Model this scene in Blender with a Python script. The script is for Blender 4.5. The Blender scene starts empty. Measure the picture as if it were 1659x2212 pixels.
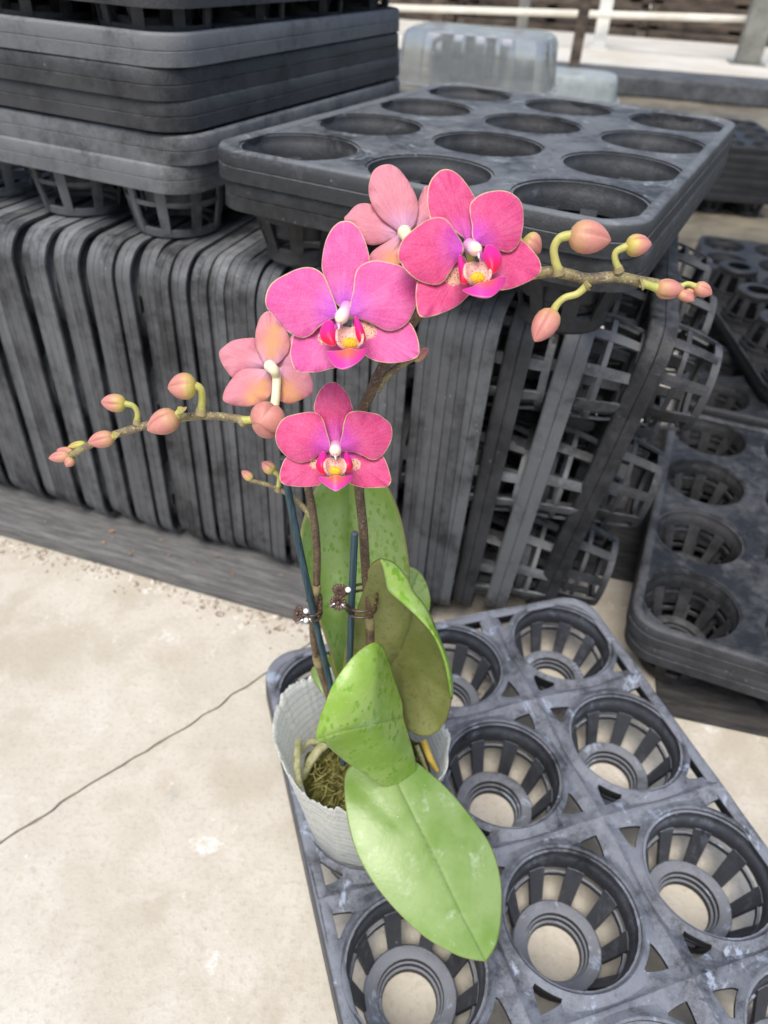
import bpy, bmesh, math, random
from mathutils import Vector, Matrix, noise
rnd = random.Random(11)
S = bpy.context.scene
COL = S.collection

# ------------------------------------------------------------------ camera
PITCH, ROLL, FPX, CAMH = 0.66854036, -0.06186962, 1566.0, 0.49
cp, sp, cr, sr = math.cos(PITCH), math.sin(PITCH), math.cos(ROLL), math.sin(ROLL)
R0, D0, FW = Vector((1, 0, 0)), Vector((0, -sp, -cp)), Vector((0, cp, -sp))
RT, DN = cr*R0 + sr*D0, -sr*R0 + cr*D0
CAM = Vector((0, 0, CAMH))
cd = bpy.data.cameras.new("camera")
cam = bpy.data.objects.new("camera", cd)
COL.objects.link(cam)
M = Matrix((RT, -DN, -FW)).transposed().to_4x4()
M.translation = CAM
cam.matrix_world = M
cd.sensor_fit = 'VERTICAL'
cd.sensor_height = 36.0
cd.sensor_width = 27.0
cd.lens = 36.0*FPX/2212.0
cd.clip_start, cd.clip_end = 0.01, 200
cd.dof.use_dof = True
cd.dof.focus_distance = 0.275
cd.dof.aperture_fstop = 13.0
S.camera = cam

# ------------------------------------------------------------------ sky, sun, exposure
SUN_EL, SUN_AZ = math.radians(62), math.radians(200)
w = bpy.data.worlds.new("World")
S.world = w
w.use_nodes = True
nt = w.node_tree
nt.nodes.clear()
sky = nt.nodes.new('ShaderNodeTexSky')
sky.sky_type = 'NISHITA'
sky.sun_disc = False
sky.sun_elevation, sky.sun_rotation = SUN_EL, SUN_AZ
sky.air_density, sky.dust_density, sky.ozone_density = 1.0, 3.0, 0.6
bg = nt.nodes.new('ShaderNodeBackground')
bg.inputs[1].default_value = 0.10
wo = nt.nodes.new('ShaderNodeOutputWorld')
nt.links.new(sky.outputs[0], bg.inputs[0])
nt.links.new(bg.outputs[0], wo.inputs[0])
sl = bpy.data.lights.new("sun", 'SUN')
sl.energy, sl.angle, sl.color = 1.5, math.radians(35), (1, 0.95, 0.87)
so = bpy.data.objects.new("sun", sl)
COL.objects.link(so)
dirv = Vector((math.sin(SUN_AZ)*math.cos(SUN_EL), math.cos(SUN_AZ)*math.cos(SUN_EL), math.sin(SUN_EL)))
so.rotation_euler = dirv.to_track_quat('Z', 'Y').to_euler()
so.location = (0, 0, 3)
S.view_settings.view_transform = 'Standard'
S.view_settings.look = 'None'
S.view_settings.exposure = 1.1
S.view_settings.gamma = 1.0
S.view_settings.use_curve_mapping = False
S.render.engine = 'CYCLES'
S.cycles.use_denoising = True
S.cycles.max_bounces = 8
S.cycles.transparent_max_bounces = 12

# ------------------------------------------------------------------ helpers
def ray(x, y):
    return RT*((x-829.5)/FPX) + DN*((y-1106)/FPX) + FW
def at_t(x, y, t): return CAM + ray(x, y)*t
def tY(x, y, Y): return Y/ray(x, y).y
def tZ(x, y, z): return (z-CAMH)/ray(x, y).z
def at_z(x, y, z): return at_t(x, y, tZ(x, y, z))
def at_y(x, y, Y): return at_t(x, y, tY(x, y, Y))

def tag(o, label=None, cat=None, group=None, kind=None):
    if label: o['label'] = label
    if cat: o['category'] = cat
    if group: o['group'] = group
    if kind: o['kind'] = kind
    return o
def empty(name, loc=(0, 0, 0)):
    o = bpy.data.objects.new(name, None)
    o.empty_display_size = .02
    COL.objects.link(o)
    o.location = loc
    return o
def obj(name, me, parent=None, mat=None):
    o = bpy.data.objects.new(name, me)
    COL.objects.link(o)
    if parent: o.parent = parent
    if mat and not me.materials: me.materials.append(mat)
    return o
def mesh(name, v, f, smooth=True, attrs=None):
    me = bpy.data.meshes.new(name)
    me.from_pydata([tuple(p) for p in v], [], f)
    me.update()
    if smooth: me.shade_smooth()
    for k, vals in (attrs or {}).items():
        a = me.attributes.new(k, 'FLOAT', 'POINT')
        a.data.foreach_set('value', vals)
    return me
def bm_mesh(name, bm, smooth=False):
    bmesh.ops.recalc_face_normals(bm, faces=bm.faces)
    me = bpy.data.meshes.new(name)
    bm.to_mesh(me)
    bm.free()
    if smooth: me.shade_smooth()
    return me
def smooth_by_angle(me, ang=35):
    me.shade_smooth()
    try: me.set_sharp_from_angle(angle=math.radians(ang))
    except Exception: pass
    return me
def crom(pts, n, closed=False):
    m = len(pts)
    P = [Vector(p) for p in pts]
    def g(i):
        if closed: return P[i % m]
        return P[max(0, min(m-1, i))]
    out = []
    segs = m if closed else m-1
    for k in range(n):
        u = k/n*segs if closed else k/(n-1)*segs
        i = min(int(u), segs-1)
        t = u-i
        a, b, c, d = g(i-1), g(i), g(i+1), g(i+2)
        out.append(.5*((2*b)+(c-a)*t+(2*a-5*b+4*c-d)*t*t+(3*b-a-3*c+d)*t**3))
    return out
def box(bm, c, s, rot=None, bev=0):
    r = bmesh.ops.create_cube(bm, size=1)
    vs = r['verts']
    bmesh.ops.scale(bm, vec=s, verts=vs)
    if bev:
        es = list({e for v in vs for e in v.link_edges})
        q = bmesh.ops.bevel(bm, geom=es, offset=bev, segments=2, affect='EDGES', profile=.5)
        vs = list({v for f in q['faces'] for v in f.verts} | {v for v in vs if v.is_valid})
        seen = set(vs)
        st = list(vs)
        while st:
            v = st.pop()
            for e in v.link_edges:
                o = e.other_vert(v)
                if o not in seen:
                    seen.add(o); st.append(o)
        vs = list(seen)
    if rot: bmesh.ops.rotate(bm, cent=(0, 0, 0), matrix=rot, verts=vs)
    bmesh.ops.translate(bm, vec=c, verts=vs)
    return vs
def tube_data(path, radii, seg=12, caps=True, ridge=0, nridge=0, n=None):
    if n is None: n = max(6, len(path)*6)
    P = crom(path, n)
    rr = []
    for k in range(n):
        u = k/(n-1)*(len(radii)-1)
        i = min(int(u), len(radii)-2)
        rr.append(radii[i]+(radii[i+1]-radii[i])*(u-i))
    T0 = (P[1]-P[0]).normalized()
    a = T0.orthogonal().normalized()
    v, f, al = [], [], []
    for k in range(n):
        T = (P[min(k+1, n-1)]-P[max(k-1, 0)]).normalized()
        a = (a-T*a.dot(T)).normalized()
        b = T.cross(a)
        for s in range(seg):
            th = 2*math.pi*s/seg
            r = rr[k]*(1+(ridge*math.cos(nridge*th) if nridge else 0))
            v.append(P[k]+(a*math.cos(th)+b*math.sin(th))*r)
            al.append(k/(n-1))
    for k in range(n-1):
        for s in range(seg):
            s2 = (s+1) % seg
            f.append((k*seg+s, k*seg+s2, (k+1)*seg+s2, (k+1)*seg+s))
    if caps:
        f.append(tuple(range(seg))[::-1])
        f.append(tuple((n-1)*seg+s for s in range(seg)))
    return v, f, al
def tube(name, path, radii, parent, mat, seg=12, **k):
    v, f, al = tube_data(path, radii, seg, **k)
    me = mesh(name, v, f, attrs={'along': al})
    smooth_by_angle(me, 50)
    return obj(name, me, parent, mat)
def lathe_data(prof, seg=32, closed=False):
    v, f = [], []
    n = len(prof)
    for r, z in prof:
        for s in range(seg):
            th = 2*math.pi*s/seg
            v.append((r*math.cos(th), r*math.sin(th), z))
    for k in range(n if closed else n-1):
        k2 = (k+1) % n
        for s in range(seg):
            s2 = (s+1) % seg
            f.append((k*seg+s, k*seg+s2, k2*seg+s2, k2*seg+s))
    return v, f

# ------------------------------------------------------------------ materials
class NB:
    def __init__(s, name):
        s.m = bpy.data.materials.new(name)
        s.m.use_nodes = True
        s.t = s.m.node_tree
        s.t.nodes.clear()
        s.out = s.n('OutputMaterial')
    def n(s, kind, **kw):
        o = s.t.nodes.new('ShaderNode'+kind)
        for k, v in kw.items(): setattr(o, k, v)
        return o
    def l(s, a, b):
        s.t.links.new(a, b)
    def val(s, inp, x):
        if hasattr(x, 'links') or hasattr(x, 'is_linked'): s.l(x, inp)
        elif isinstance(x, (tuple, list)): inp.default_value = tuple(x)+((1,) if len(x) == 3 and inp.type == 'RGBA' else ())
        else: inp.default_value = x
    def mix(s, fac, a, b, mode='MIX'):
        o = s.n('Mix', data_type='RGBA', blend_type=mode)
        s.val(o.inputs[0], fac); s.val(o.inputs[6], a); s.val(o.inputs[7], b)
        return o.outputs[2]
    def math(s, op, a, b=0.0, c=0.0, clamp=False):
        o = s.n('Math', operation=op, use_clamp=clamp)
        s.val(o.inputs[0], a); s.val(o.inputs[1], b)
        if len(o.inputs) > 2: s.val(o.inputs[2], c)
        return o.outputs[0]
    def ramp(s, fac, lo, hi, smooth=True):
        o = s.n('MapRange', interpolation_type='SMOOTHSTEP' if smooth else 'LINEAR')
        s.val(o.inputs[0], fac); s.val(o.inputs[1], lo); s.val(o.inputs[2], hi)
        o.inputs[3].default_value, o.inputs[4].default_value = 0, 1
        return o.outputs[0]
    def coord(s, kind='Object'):
        return s.n('TexCoord').outputs[kind]
    def mapping(s, vec, scale=(1, 1, 1), rot=(0, 0, 0)):
        o = s.n('Mapping')
        s.l(vec, o.inputs[0]); o.inputs[3].default_value = scale; o.inputs[2].default_value = rot
        return o.outputs[0]
    def noise(s, vec, scale, detail=4, rough=.55, dist=0):
        o = s.n('TexNoise')
        s.l(vec, o.inputs['Vector'])
        o.inputs['Scale'].default_value = scale; o.inputs['Detail'].default_value = detail
        o.inputs['Roughness'].default_value = rough; o.inputs['Distortion'].default_value = dist
        return o.outputs['Fac']
    def voro(s, vec, scale, feature='F1', rnd=1.0):
        o = s.n('TexVoronoi', feature=feature)
        s.l(vec, o.inputs['Vector']); o.inputs['Scale'].default_value = scale
        o.inputs['Randomness'].default_value = rnd
        return o.outputs['Distance']
    def attr(s, name):
        return s.n('Attribute', attribute_name=name).outputs['Fac']
    def bump(s, h, strength, dist):
        o = s.n('Bump')
        s.l(h, o.inputs['Height']); o.inputs['Strength'].default_value = strength; o.inputs['Distance'].default_value = dist
        return o.outputs[0]
    def pbr(s, col, rough=.5, spec=.5, nrm=None, trans=0, metal=0, extra=None, finish=True):
        o = s.n('BsdfPrincipled')
        s.val(o.inputs['Base Color'], col); s.val(o.inputs['Roughness'], rough)
        o.inputs['Specular IOR Level'].default_value = spec
        o.inputs['Metallic'].default_value = metal
        for k, v in (extra or {}).items(): s.val(o.inputs[k], v)
        if nrm is not None: s.l(nrm, o.inputs['Normal'])
        sh = o.outputs[0]
        if trans:
            t = s.n('BsdfTranslucent')
            s.val(t.inputs[0], col)
            mx = s.n('MixShader')
            mx.inputs[0].default_value = trans
            s.l(sh, mx.inputs[1]); s.l(t.outputs[0], mx.inputs[2])
            sh = mx.outputs[0]
        if finish: s.l(sh, s.out.inputs[0])
        return sh

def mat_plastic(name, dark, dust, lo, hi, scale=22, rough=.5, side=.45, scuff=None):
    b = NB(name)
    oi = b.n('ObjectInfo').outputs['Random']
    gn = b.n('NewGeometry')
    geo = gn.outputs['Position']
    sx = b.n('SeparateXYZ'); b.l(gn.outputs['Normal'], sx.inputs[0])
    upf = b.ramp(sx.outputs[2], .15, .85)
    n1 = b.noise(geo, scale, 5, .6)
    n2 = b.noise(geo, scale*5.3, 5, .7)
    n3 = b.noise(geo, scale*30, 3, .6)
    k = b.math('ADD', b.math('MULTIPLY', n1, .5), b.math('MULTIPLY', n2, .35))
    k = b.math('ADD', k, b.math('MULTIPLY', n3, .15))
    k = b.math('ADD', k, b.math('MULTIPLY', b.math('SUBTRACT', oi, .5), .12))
    f = b.math('MULTIPLY', b.ramp(k, lo, hi), b.math('ADD', b.math('MULTIPLY', upf, 1-side), side))  # dust settles on upward faces; the fade also paints shade into the cups
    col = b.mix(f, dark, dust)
    # worn greyer patches, faded on cup walls as painted shade; lime spots
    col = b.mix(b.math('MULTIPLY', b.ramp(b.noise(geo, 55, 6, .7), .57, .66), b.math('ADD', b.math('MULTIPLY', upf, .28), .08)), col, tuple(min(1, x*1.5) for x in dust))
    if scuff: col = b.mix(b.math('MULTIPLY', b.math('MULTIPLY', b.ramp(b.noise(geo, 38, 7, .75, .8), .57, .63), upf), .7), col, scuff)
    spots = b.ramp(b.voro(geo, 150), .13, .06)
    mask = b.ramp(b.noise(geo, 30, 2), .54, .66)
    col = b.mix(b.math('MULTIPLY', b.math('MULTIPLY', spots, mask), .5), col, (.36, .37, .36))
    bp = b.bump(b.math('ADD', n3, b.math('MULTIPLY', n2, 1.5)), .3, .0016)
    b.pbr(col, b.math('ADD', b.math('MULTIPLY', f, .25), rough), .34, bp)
    return b.m

MAT = {}
MAT['tray'] = mat_plastic('black tray plastic', (.012, .0125, .014), (.080, .083, .089), .38, .62, side=.40)
MAT['tray_dusty'] = mat_plastic('dusty tray plastic', (.010, .011, .014), (.170, .184, .216), .27, .54, 30, .42, .07, (.34, .40, .50))
MAT['tray_grey'] = mat_plastic('greyed tray plastic', (.024, .025, .027), (.165, .173, .183), .33, .58, side=.6)
MAT['tray_far'] = mat_plastic('blue grey tray plastic', (.011, .0115, .013), (.125, .136, .148), .30, .58, side=.14, scuff=(.22, .25, .27))
MAT['tray_row'] = mat_plastic('weathered row tray plastic', (.017, .0175, .019), (.125, .130, .138), .34, .60, side=.62)
MAT['tray_shaded'] = mat_plastic('shaded black tray plastic', (.010, .0105, .012), (.040, .042, .046), .40, .66, side=.3)  # darker copy of the tray plastic, shade put into its colour

def mat_concrete():
    b = NB('pale concrete')
    g = b.n('NewGeometry').outputs['Position']
    big = b.noise(g, 3.5, 5, .6, .4)
    mid = b.noise(g, 14, 6, .65, .3)
    fine = b.noise(g, 260, 4, .7)
    col = b.mix(b.ramp(big, .35, .65), (.43, .39, .315), (.55, .525, .455))
    col = b.mix(b.math('MULTIPLY', b.ramp(mid, .42, .6), .5), col, (.60, .57, .51))
    col = b.mix(b.math('MULTIPLY', b.ramp(b.noise(g, 9, 5, .7), .56, .7), .55), col, (.42, .36, .29))
    col = b.mix(b.math('MULTIPLY', b.ramp(b.noise(g, 15, 8, .78), .57, .66), .85), col, (.70, .69, .66))
    col = b.mix(b.math('MULTIPLY', b.ramp(b.noise(g, 31, 6, .7), .62, .72), .5), col, (.30, .31, .29))
    col = b.mix(b.math('MULTIPLY', b.ramp(fine, .48, .7), .5), col, (.36, .32, .27))
    sp_ = b.ramp(b.voro(g, 75), .10, .05)
    col = b.mix(b.math('MULTIPLY', sp_, b.math('MULTIPLY', b.ramp(b.noise(g, 12, 2), .55, .65), .55)), col, (.25, .22, .18))
    h = b.math('ADD', b.math('MULTIPLY', fine, .6), mid)
    b.pbr(col, .75, .3, b.bump(h, .35, .003))
    return b.m
MAT['concrete'] = mat_concrete()
def mat_simple(name, c1, c2, scale=20, rough=.7, spec=.3, detail=5, stretch=(1, 1, 1), bump=.2, bd=.002, metal=0, world=True):
    b = NB(name)
    g = b.n('NewGeometry').outputs['Position'] if world else b.coord()
    g = b.mapping(g, stretch)
    n1 = b.noise(g, scale, detail, .62)
    n2 = b.noise(g, scale*6, 3, .6)
    f = b.ramp(b.math('ADD', b.math('MULTIPLY', n1, .7), b.math('MULTIPLY', n2, .3)), .36, .64)
    b.pbr(b.mix(f, c1, c2), rough, spec, b.bump(n2, bump, bd), metal=metal)
    return b.m
MAT['soil'] = mat_simple('damp brown ground', (.075, .066, .05), (.19, .17, .125), 5, .6, .4, 6)
MAT['far_floor'] = mat_simple('far concrete floor', (.46, .43, .36), (.55, .53, .48), 3, .8)
MAT['crack'] = mat_simple('dirt filled crack', (.16, .14, .11), (.33, .30, .25), 60, .9)
MAT['kerb'] = mat_simple('dark kerb', (.045, .048, .052), (.10, .105, .11), 12, .8)
MAT['timber'] = mat_simple('weathered dark timber', (.085, .086, .088), (.165, .163, .158), 30, .85, .2, 6, (1, 9, 9), .3, .0015, world=False)
MAT['dark_board_shade'] = mat_simple('dark board and floor shade', (.022, .022, .023), (.06, .058, .055), 30, .8, .2, 6, (1, 8, 8), .3, .0015, world=False)  # dark board tone, also used as floor shade by the leaning trays
MAT['pallet'] = mat_simple('dark old boards', (.035, .028, .022), (.14, .11, .085), 6, .8, .2, 5, (1, 3, 6))
MAT['rail'] = mat_simple('pale rail', (.60, .56, .47), (.75, .71, .62), 4, .7)
MAT['steel'] = mat_simple('grey green painted steel', (.13, .13, .115), (.22, .22, .19), 9, .5, .5)
MAT['white_paint'] = mat_simple('white painted pole', (.62, .62, .58), (.78, .78, .74), 9, .5, .4)
MAT['debris'] = mat_simple('pale grit', (.20, .15, .10), (.65, .60, .54), 90, .9)
MAT['dry_leaf'] = mat_simple('dry brown leaf bits', (.20, .10, .045), (.42, .25, .12), 60, .8)

def mat_petal(name, mid, center, edge, light, back=False, trans=.3, yellow=None):
    b = NB(name)
    e, r, a, s = b.attr('edge'), b.attr('rad'), b.attr('ang'), b.attr('spot')
    c = b.coord()
    cx = b.n('CombineXYZ')
    b.l(b.math('MULTIPLY', a, 26), cx.inputs[0]); b.l(b.math('MULTIPLY', r, 2.2), cx.inputs[1]); b.l(b.n('ObjectInfo').outputs['Random'], cx.inputs[2])
    vein = b.noise(cx.outputs[0], 1.0, 4, .6, .3)
    cell = b.voro(c, 1500)
    fine = b.noise(c, 900, 3, .6)
    blotch = b.noise(c, 130, 4, .55)
    col = b.mix(b.ramp(r, .08, .58), center, mid)
    col = b.mix(b.math('MULTIPLY', b.ramp(blotch, .4, .68), .4), col, light)
    col = b.mix(b.math('MULTIPLY', b.ramp(vein, .42, .62), .34), col, tuple(x*.70 for x in mid))
    col = b.mix(b.math('MULTIPLY', b.ramp(b.math('ADD', b.math('MULTIPLY', cell, .6), b.math('MULTIPLY', fine, .4)), .42, .62), .20), col, light)
    if yellow:
        col = b.mix(b.math('MULTIPLY', s, .9), col, yellow)
    else:
        dots = b.ramp(b.voro(c, 1250, rnd=.8), .36, .24)
        cream = b.mix(dots, (.82, .52, .38), (.36, .05, .08))
        col = b.mix(b.ramp(b.math('ADD', s, b.math('MULTIPLY', b.math('SUBTRACT', fine, .5), .6)), .38, .62), col, cream)
    ee = b.math('ADD', e, b.math('MULTIPLY', b.math('SUBTRACT', b.noise(c, 420, 3), .5), .05))
    col = b.mix(b.math('MULTIPLY', b.ramp(ee, .955, .985), .9), col, edge)
    bp = b.bump(b.math('ADD', b.math('MULTIPLY', vein, 1.4), b.math('MULTIPLY', fine, .25)), .4, .0007)
    b.pbr(col, .52, .3, bp, trans=trans, extra={'Sheen Weight': .06, 'Sheen Roughness': .5})
    return b.m
MAT['petal'] = mat_petal('rose pink petal', (.68, .065, .215), (.58, .07, .62), (.86, .64, .40), (.82, .20, .40))
MAT['petal_mauve'] = mat_petal('mauve pink petal', (.70, .10, .34), (.56, .10, .72), (.86, .66, .42), (.82, .26, .54))
MAT['petal_back'] = mat_petal('salmon petal back', (.74, .27, .36), (.74, .46, .70), (.80, .42, .36), (.80, .40, .42), True, .35, (.78, .42, .17))

def mat_lobe(name, c1, c2, edge):
    b = NB(name)
    e, r = b.attr('edge'), b.attr('rad')
    c = b.coord()
    n = b.noise(c, 300, 3)
    col = b.mix(b.ramp(b.math('ADD', r, b.math('MULTIPLY', b.math('SUBTRACT', n, .5), .15)), .15, .85), c1, c2)
    col = b.mix(b.math('MULTIPLY', b.ramp(e, .93, .99), .8), col, edge)
    b.pbr(col, .38, .4, b.bump(n, .15, .0005), trans=.25)
    return b.m
MAT['side_lobe'] = mat_lobe('crimson lobe', (.74, .008, .055), (.78, .025, .33), (.88, .40, .38))
MAT['mid_lobe'] = mat_lobe('magenta mid lobe', (.85, .13, .045), (.80, .05, .38), (.85, .40, .62))
def mat_dots(name, base, dot, scale, lo, hi, rough=.45):
    b = NB(name)
    c = b.coord()
    d = b.ramp(b.voro(c, scale, rnd=.85), hi, lo)
    b.pbr(b.mix(d, base, dot), rough, .35, b.bump(b.noise(c, 700, 3), .3, .0008), trans=.15)
    return b.m
MAT['lip_base'] = mat_dots('speckled cream lip', (.82, .50, .42), (.36, .04, .06), 1300, .22, .32)
MAT['callus'] = mat_dots('yellow callus', (.88, .46, .02), (.45, .07, .01), 1900, .22, .32)
def mat_column():
    b = NB('white pink column')
    al = b.attr('along')
    col = b.mix(b.ramp(al, .0, .55), (.72, .28, .58), (.90, .76, .80))
    col = b.mix(b.ramp(al, .72, .9), col, (.92, .80, .50))
    b.pbr(col, .35, .4, trans=.2)
    return b.m
MAT['column'] = mat_column()
def mat_bud(name, green, pink):
    b = NB(name)
    al, sm = b.attr('along'), b.attr('seam')
    c = b.coord()
    n = b.noise(c, 500, 4)
    st = b.noise(b.mapping(c, (1, 1, 1)), 160, 3)
    f = b.math('ADD', al, b.math('MULTIPLY', b.math('SUBTRACT', st, .5), .55))
    col = b.mix(b.ramp(f, .05, .62), green, pink)
    col = b.mix(b.math('MULTIPLY', b.ramp(n, .45, .7), .4), col, (.62, .32, .22))
    col = b.mix(b.math('MULTIPLY', sm, .65), col, (.34, .12, .10))
    b.pbr(col, .45, .4, b.bump(n, .25, .0006), trans=.12)
    return b.m
MAT['bud'] = mat_bud('pink green bud', (.52, .45, .10), (.58, .235, .20))
MAT['bud_pink'] = mat_bud('dusky pink bud', (.52, .30, .15), (.55, .22, .19))
MAT['bud_green'] = mat_bud('yellow green bud', (.45, .50, .07), (.48, .40, .10))
MAT['pedicel'] = mat_simple('yellow green pedicel', (.34, .35, .075), (.48, .45, .15), 120, .45, .4, bump=.1, bd=.0005)
MAT['pedicel_pale'] = mat_simple('cream pedicel', (.68, .62, .38), (.78, .72, .50), 120, .45, .4, bump=.1, bd=.0005)
def mat_stem(name, c1, c2, sp_):
    b = NB(name)
    c = b.coord()
    n = b.noise(c, 220, 4)
    fl = b.noise(c, 1300, 3, .7)
    col = b.mix(b.ramp(n, .35, .65), c1, c2)
    col = b.mix(b.math('MULTIPLY', b.ramp(fl, .56, .64), .75), col, sp_)
    b.pbr(col, .5, .35, b.bump(fl, .3, .0006))
    return b.m
MAT['stem'] = mat_stem('speckled brown stem', (.075, .048, .032), (.13, .088, .052), (.34, .28, .17))
MAT['stem_green'] = mat_stem('speckled olive stem', (.14, .10, .065), (.23, .20, .085), (.48, .45, .26))
MAT['bract'] = mat_simple('papery bract', (.20, .16, .08), (.33, .28, .14), 200, .7, bump=.2, bd=.0006)

def mat_leaf(name, c1, c2, spotc, spots=.8, under=False, dust=.35):
    b = NB(name)
    c = b.coord()
    e, mr = b.attr('edge'), b.attr('rib')
    n = b.noise(c, 35, 4)
    fine = b.noise(c, 420, 4, .65)
    col = b.mix(b.ramp(n, .35, .65), c1, c2)
    if spots:
        v = b.voro(b.mapping(c, (1, .8, .6)), 330)
        m = b.ramp(b.noise(c, 70, 3), .42, .54)
        sx = b.math('ADD', b.math('ADD', v, b.math('MULTIPLY', b.math('SUBTRACT', fine, .5), .5)), b.math('MULTIPLY', b.math('SUBTRACT', b.noise(c, 190, 2), .5), .9))
        col = b.mix(b.math('MULTIPLY', b.math('MULTIPLY', b.ramp(sx, .42, .30), m), spots), col, spotc)
        col = b.mix(b.math('MULTIPLY', b.ramp(b.noise(c, 170, 3), .5, .64), spots*.3), col, spotc)
    if under:
        col = b.mix(b.math('MULTIPLY', b.ramp(fine, .52, .68), .6), col, (.105, .095, .04))
    col = b.mix(b.math('MULTIPLY', mr, .55), col, tuple(x*.45 for x in c1))
    if dust:
        d = b.ramp(b.noise(c, 75, 7, .72), .55, .74)
        col = b.mix(b.math('MULTIPLY', d, dust), col, (.52, .62, .47))
        sp2 = b.math('MULTIPLY', b.ramp(b.voro(c, 420), .13, .06), b.ramp(b.noise(c, 55, 2), .55, .66))
        col = b.mix(b.math('MULTIPLY', sp2, .8), col, (.75, .78, .70))
    col = b.mix(b.math('MULTIPLY', b.ramp(e, .985, .998), .6), col, (.22, .15, .055))
    bp = b.bump(b.math('ADD', fine, b.math('MULTIPLY', b.noise(c, 120, 3), .8)), .22, .0007)
    b.pbr(col, .30 if not under else .5, .5 if not under else .3, bp, trans=.10)
    return b.m
MAT['leaf'] = mat_leaf('bright spotted leaf', (.205, .345, .042), (.295, .435, .105), (.14, .31, .010), .85)
MAT['leaf_dusty'] = mat_leaf('dusty green leaf', (.145, .255, .042), (.235, .335, .115), (.12, .24, .03), .10, dust=.5)
MAT['leaf_rear'] = mat_leaf('pale spotted rear leaf', (.225, .365, .07), (.33, .455, .17), (.15, .32, .02), .75, dust=.15)
MAT['leaf_under'] = mat_leaf('olive leaf underside', (.145, .168, .042), (.215, .23, .082), (.1, .1, .03), 0, True, 0)
def mat_film():
    b = NB('milky clear film')
    c = b.coord()
    n = b.noise(c, 60, 4)
    d = b.n('BsdfDiffuse'); b.val(d.inputs[0], (.84, .85, .82))
    t = b.n('BsdfTranslucent'); b.val(t.inputs[0], (.88, .89, .85))
    tr = b.n('BsdfTransparent'); b.val(tr.inputs[0], (.92, .95, .93))
    g = b.n('BsdfGlossy'); g.inputs['Roughness'].default_value = .25; b.val(g.inputs[0], (1, 1, 1))
    m1 = b.n('MixShader'); m1.inputs[0].default_value = .45; b.l(d.outputs[0], m1.inputs[1]); b.l(t.outputs[0], m1.inputs[2])
    m2 = b.n('MixShader'); sz = b.n('SeparateXYZ'); b.l(c, sz.inputs[0])
    wv = b.math('SINE', b.math('MULTIPLY', sz.outputs[2], 6.283/.0052))
    low = b.ramp(sz.outputs[2], .095, .055)
    b.l(b.math('ADD', b.math('ADD', b.math('MULTIPLY', n, .25), b.math('MULTIPLY', low, .15)), b.math('ADD', b.math('MULTIPLY', b.ramp(wv, .55, .95), .22), .16)), m2.inputs[0]); b.l(m1.outputs[0], m2.inputs[1]); b.l(tr.outputs[0], m2.inputs[2])
    m3 = b.n('MixShader'); m3.inputs[0].default_value = .07; b.l(m2.outputs[0], m3.inputs[1]); b.l(g.outputs[0], m3.inputs[2])
    b.l(m3.outputs[0], b.out.inputs[0])
    return b.m
MAT['film'] = mat_film()
def mat_clear():
    b = NB('clear ribbed plastic')
    c = b.coord()
    n = b.noise(b.mapping(c, (1, 1, 6)), 25, 4)
    d = b.n('BsdfDiffuse'); b.val(d.inputs[0], b.mix(n, (.16, .175, .18), (.46, .48, .48)))
    tr = b.n('BsdfTransparent'); b.val(tr.inputs[0], (.80, .84, .85))
    g = b.n('BsdfGlossy'); g.inputs['Roughness'].default_value = .12; b.val(g.inputs[0], (1, 1, 1))
    m2 = b.n('MixShader'); m2.inputs[0].default_value = .45; b.l(d.outputs[0], m2.inputs[1]); b.l(tr.outputs[0], m2.inputs[2])
    m3 = b.n('MixShader'); m3.inputs[0].default_value = .2; b.l(m2.outputs[0], m3.inputs[1]); b.l(g.outputs[0], m3.inputs[2])
    b.l(m3.outputs[0], b.out.inputs[0])
    return b.m
MAT['clear'] = mat_clear()
MAT['moss'] = mat_simple('damp sphagnum moss', (.028, .028, .008), (.19, .18, .05), 170, .9, .1, 6, bump=.8, bd=.004)
MAT['moss_strand'] = mat_simple('moss strands', (.13, .125, .035), (.33, .31, .12), 200, .9, .1)
MAT['root'] = mat_simple('green grey root', (.20, .21, .09), (.42, .40, .25), 130, .7, .2)
MAT['root_yellow'] = mat_simple('yellowed leaf base', (.50, .33, .04), (.62, .47, .12), 150, .5, .3)
def mat_stake():
    b = NB('dark teal stake')
    c = b.n('NewGeometry').outputs['Position']
    n = b.noise(b.mapping(c, (900, 900, 25)), 1.0, 3)
    col = b.mix(b.ramp(n, .35, .65), (.018, .040, .052), (.045, .085, .105))
    b.pbr(col, .55, .35, b.bump(n, .4, .0006))
    return b.m
MAT['stake'] = mat_stake()
MAT['stake_end'] = mat_simple('worn stake end', (.06, .07, .08), (.15, .155, .16), 900, .8)
MAT['bronze'] = mat_simple('bronze brown plastic', (.055, .028, .018), (.105, .058, .04), 300, .33, .6, bump=.1, bd=.0003)
MAT['pearl'] = mat_simple('white pearl', (.72, .72, .70), (.85, .85, .83), 300, .2, .6, bump=0)
MAT['spring'] = mat_simple('spring steel', (.45, .44, .43), (.6, .6, .6), 200, .3, .5, metal=1, bump=0)
MAT['aqua'] = mat_simple('pale aqua plastic', (.22, .25, .25), (.31, .34, .335), 20, .4)

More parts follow.
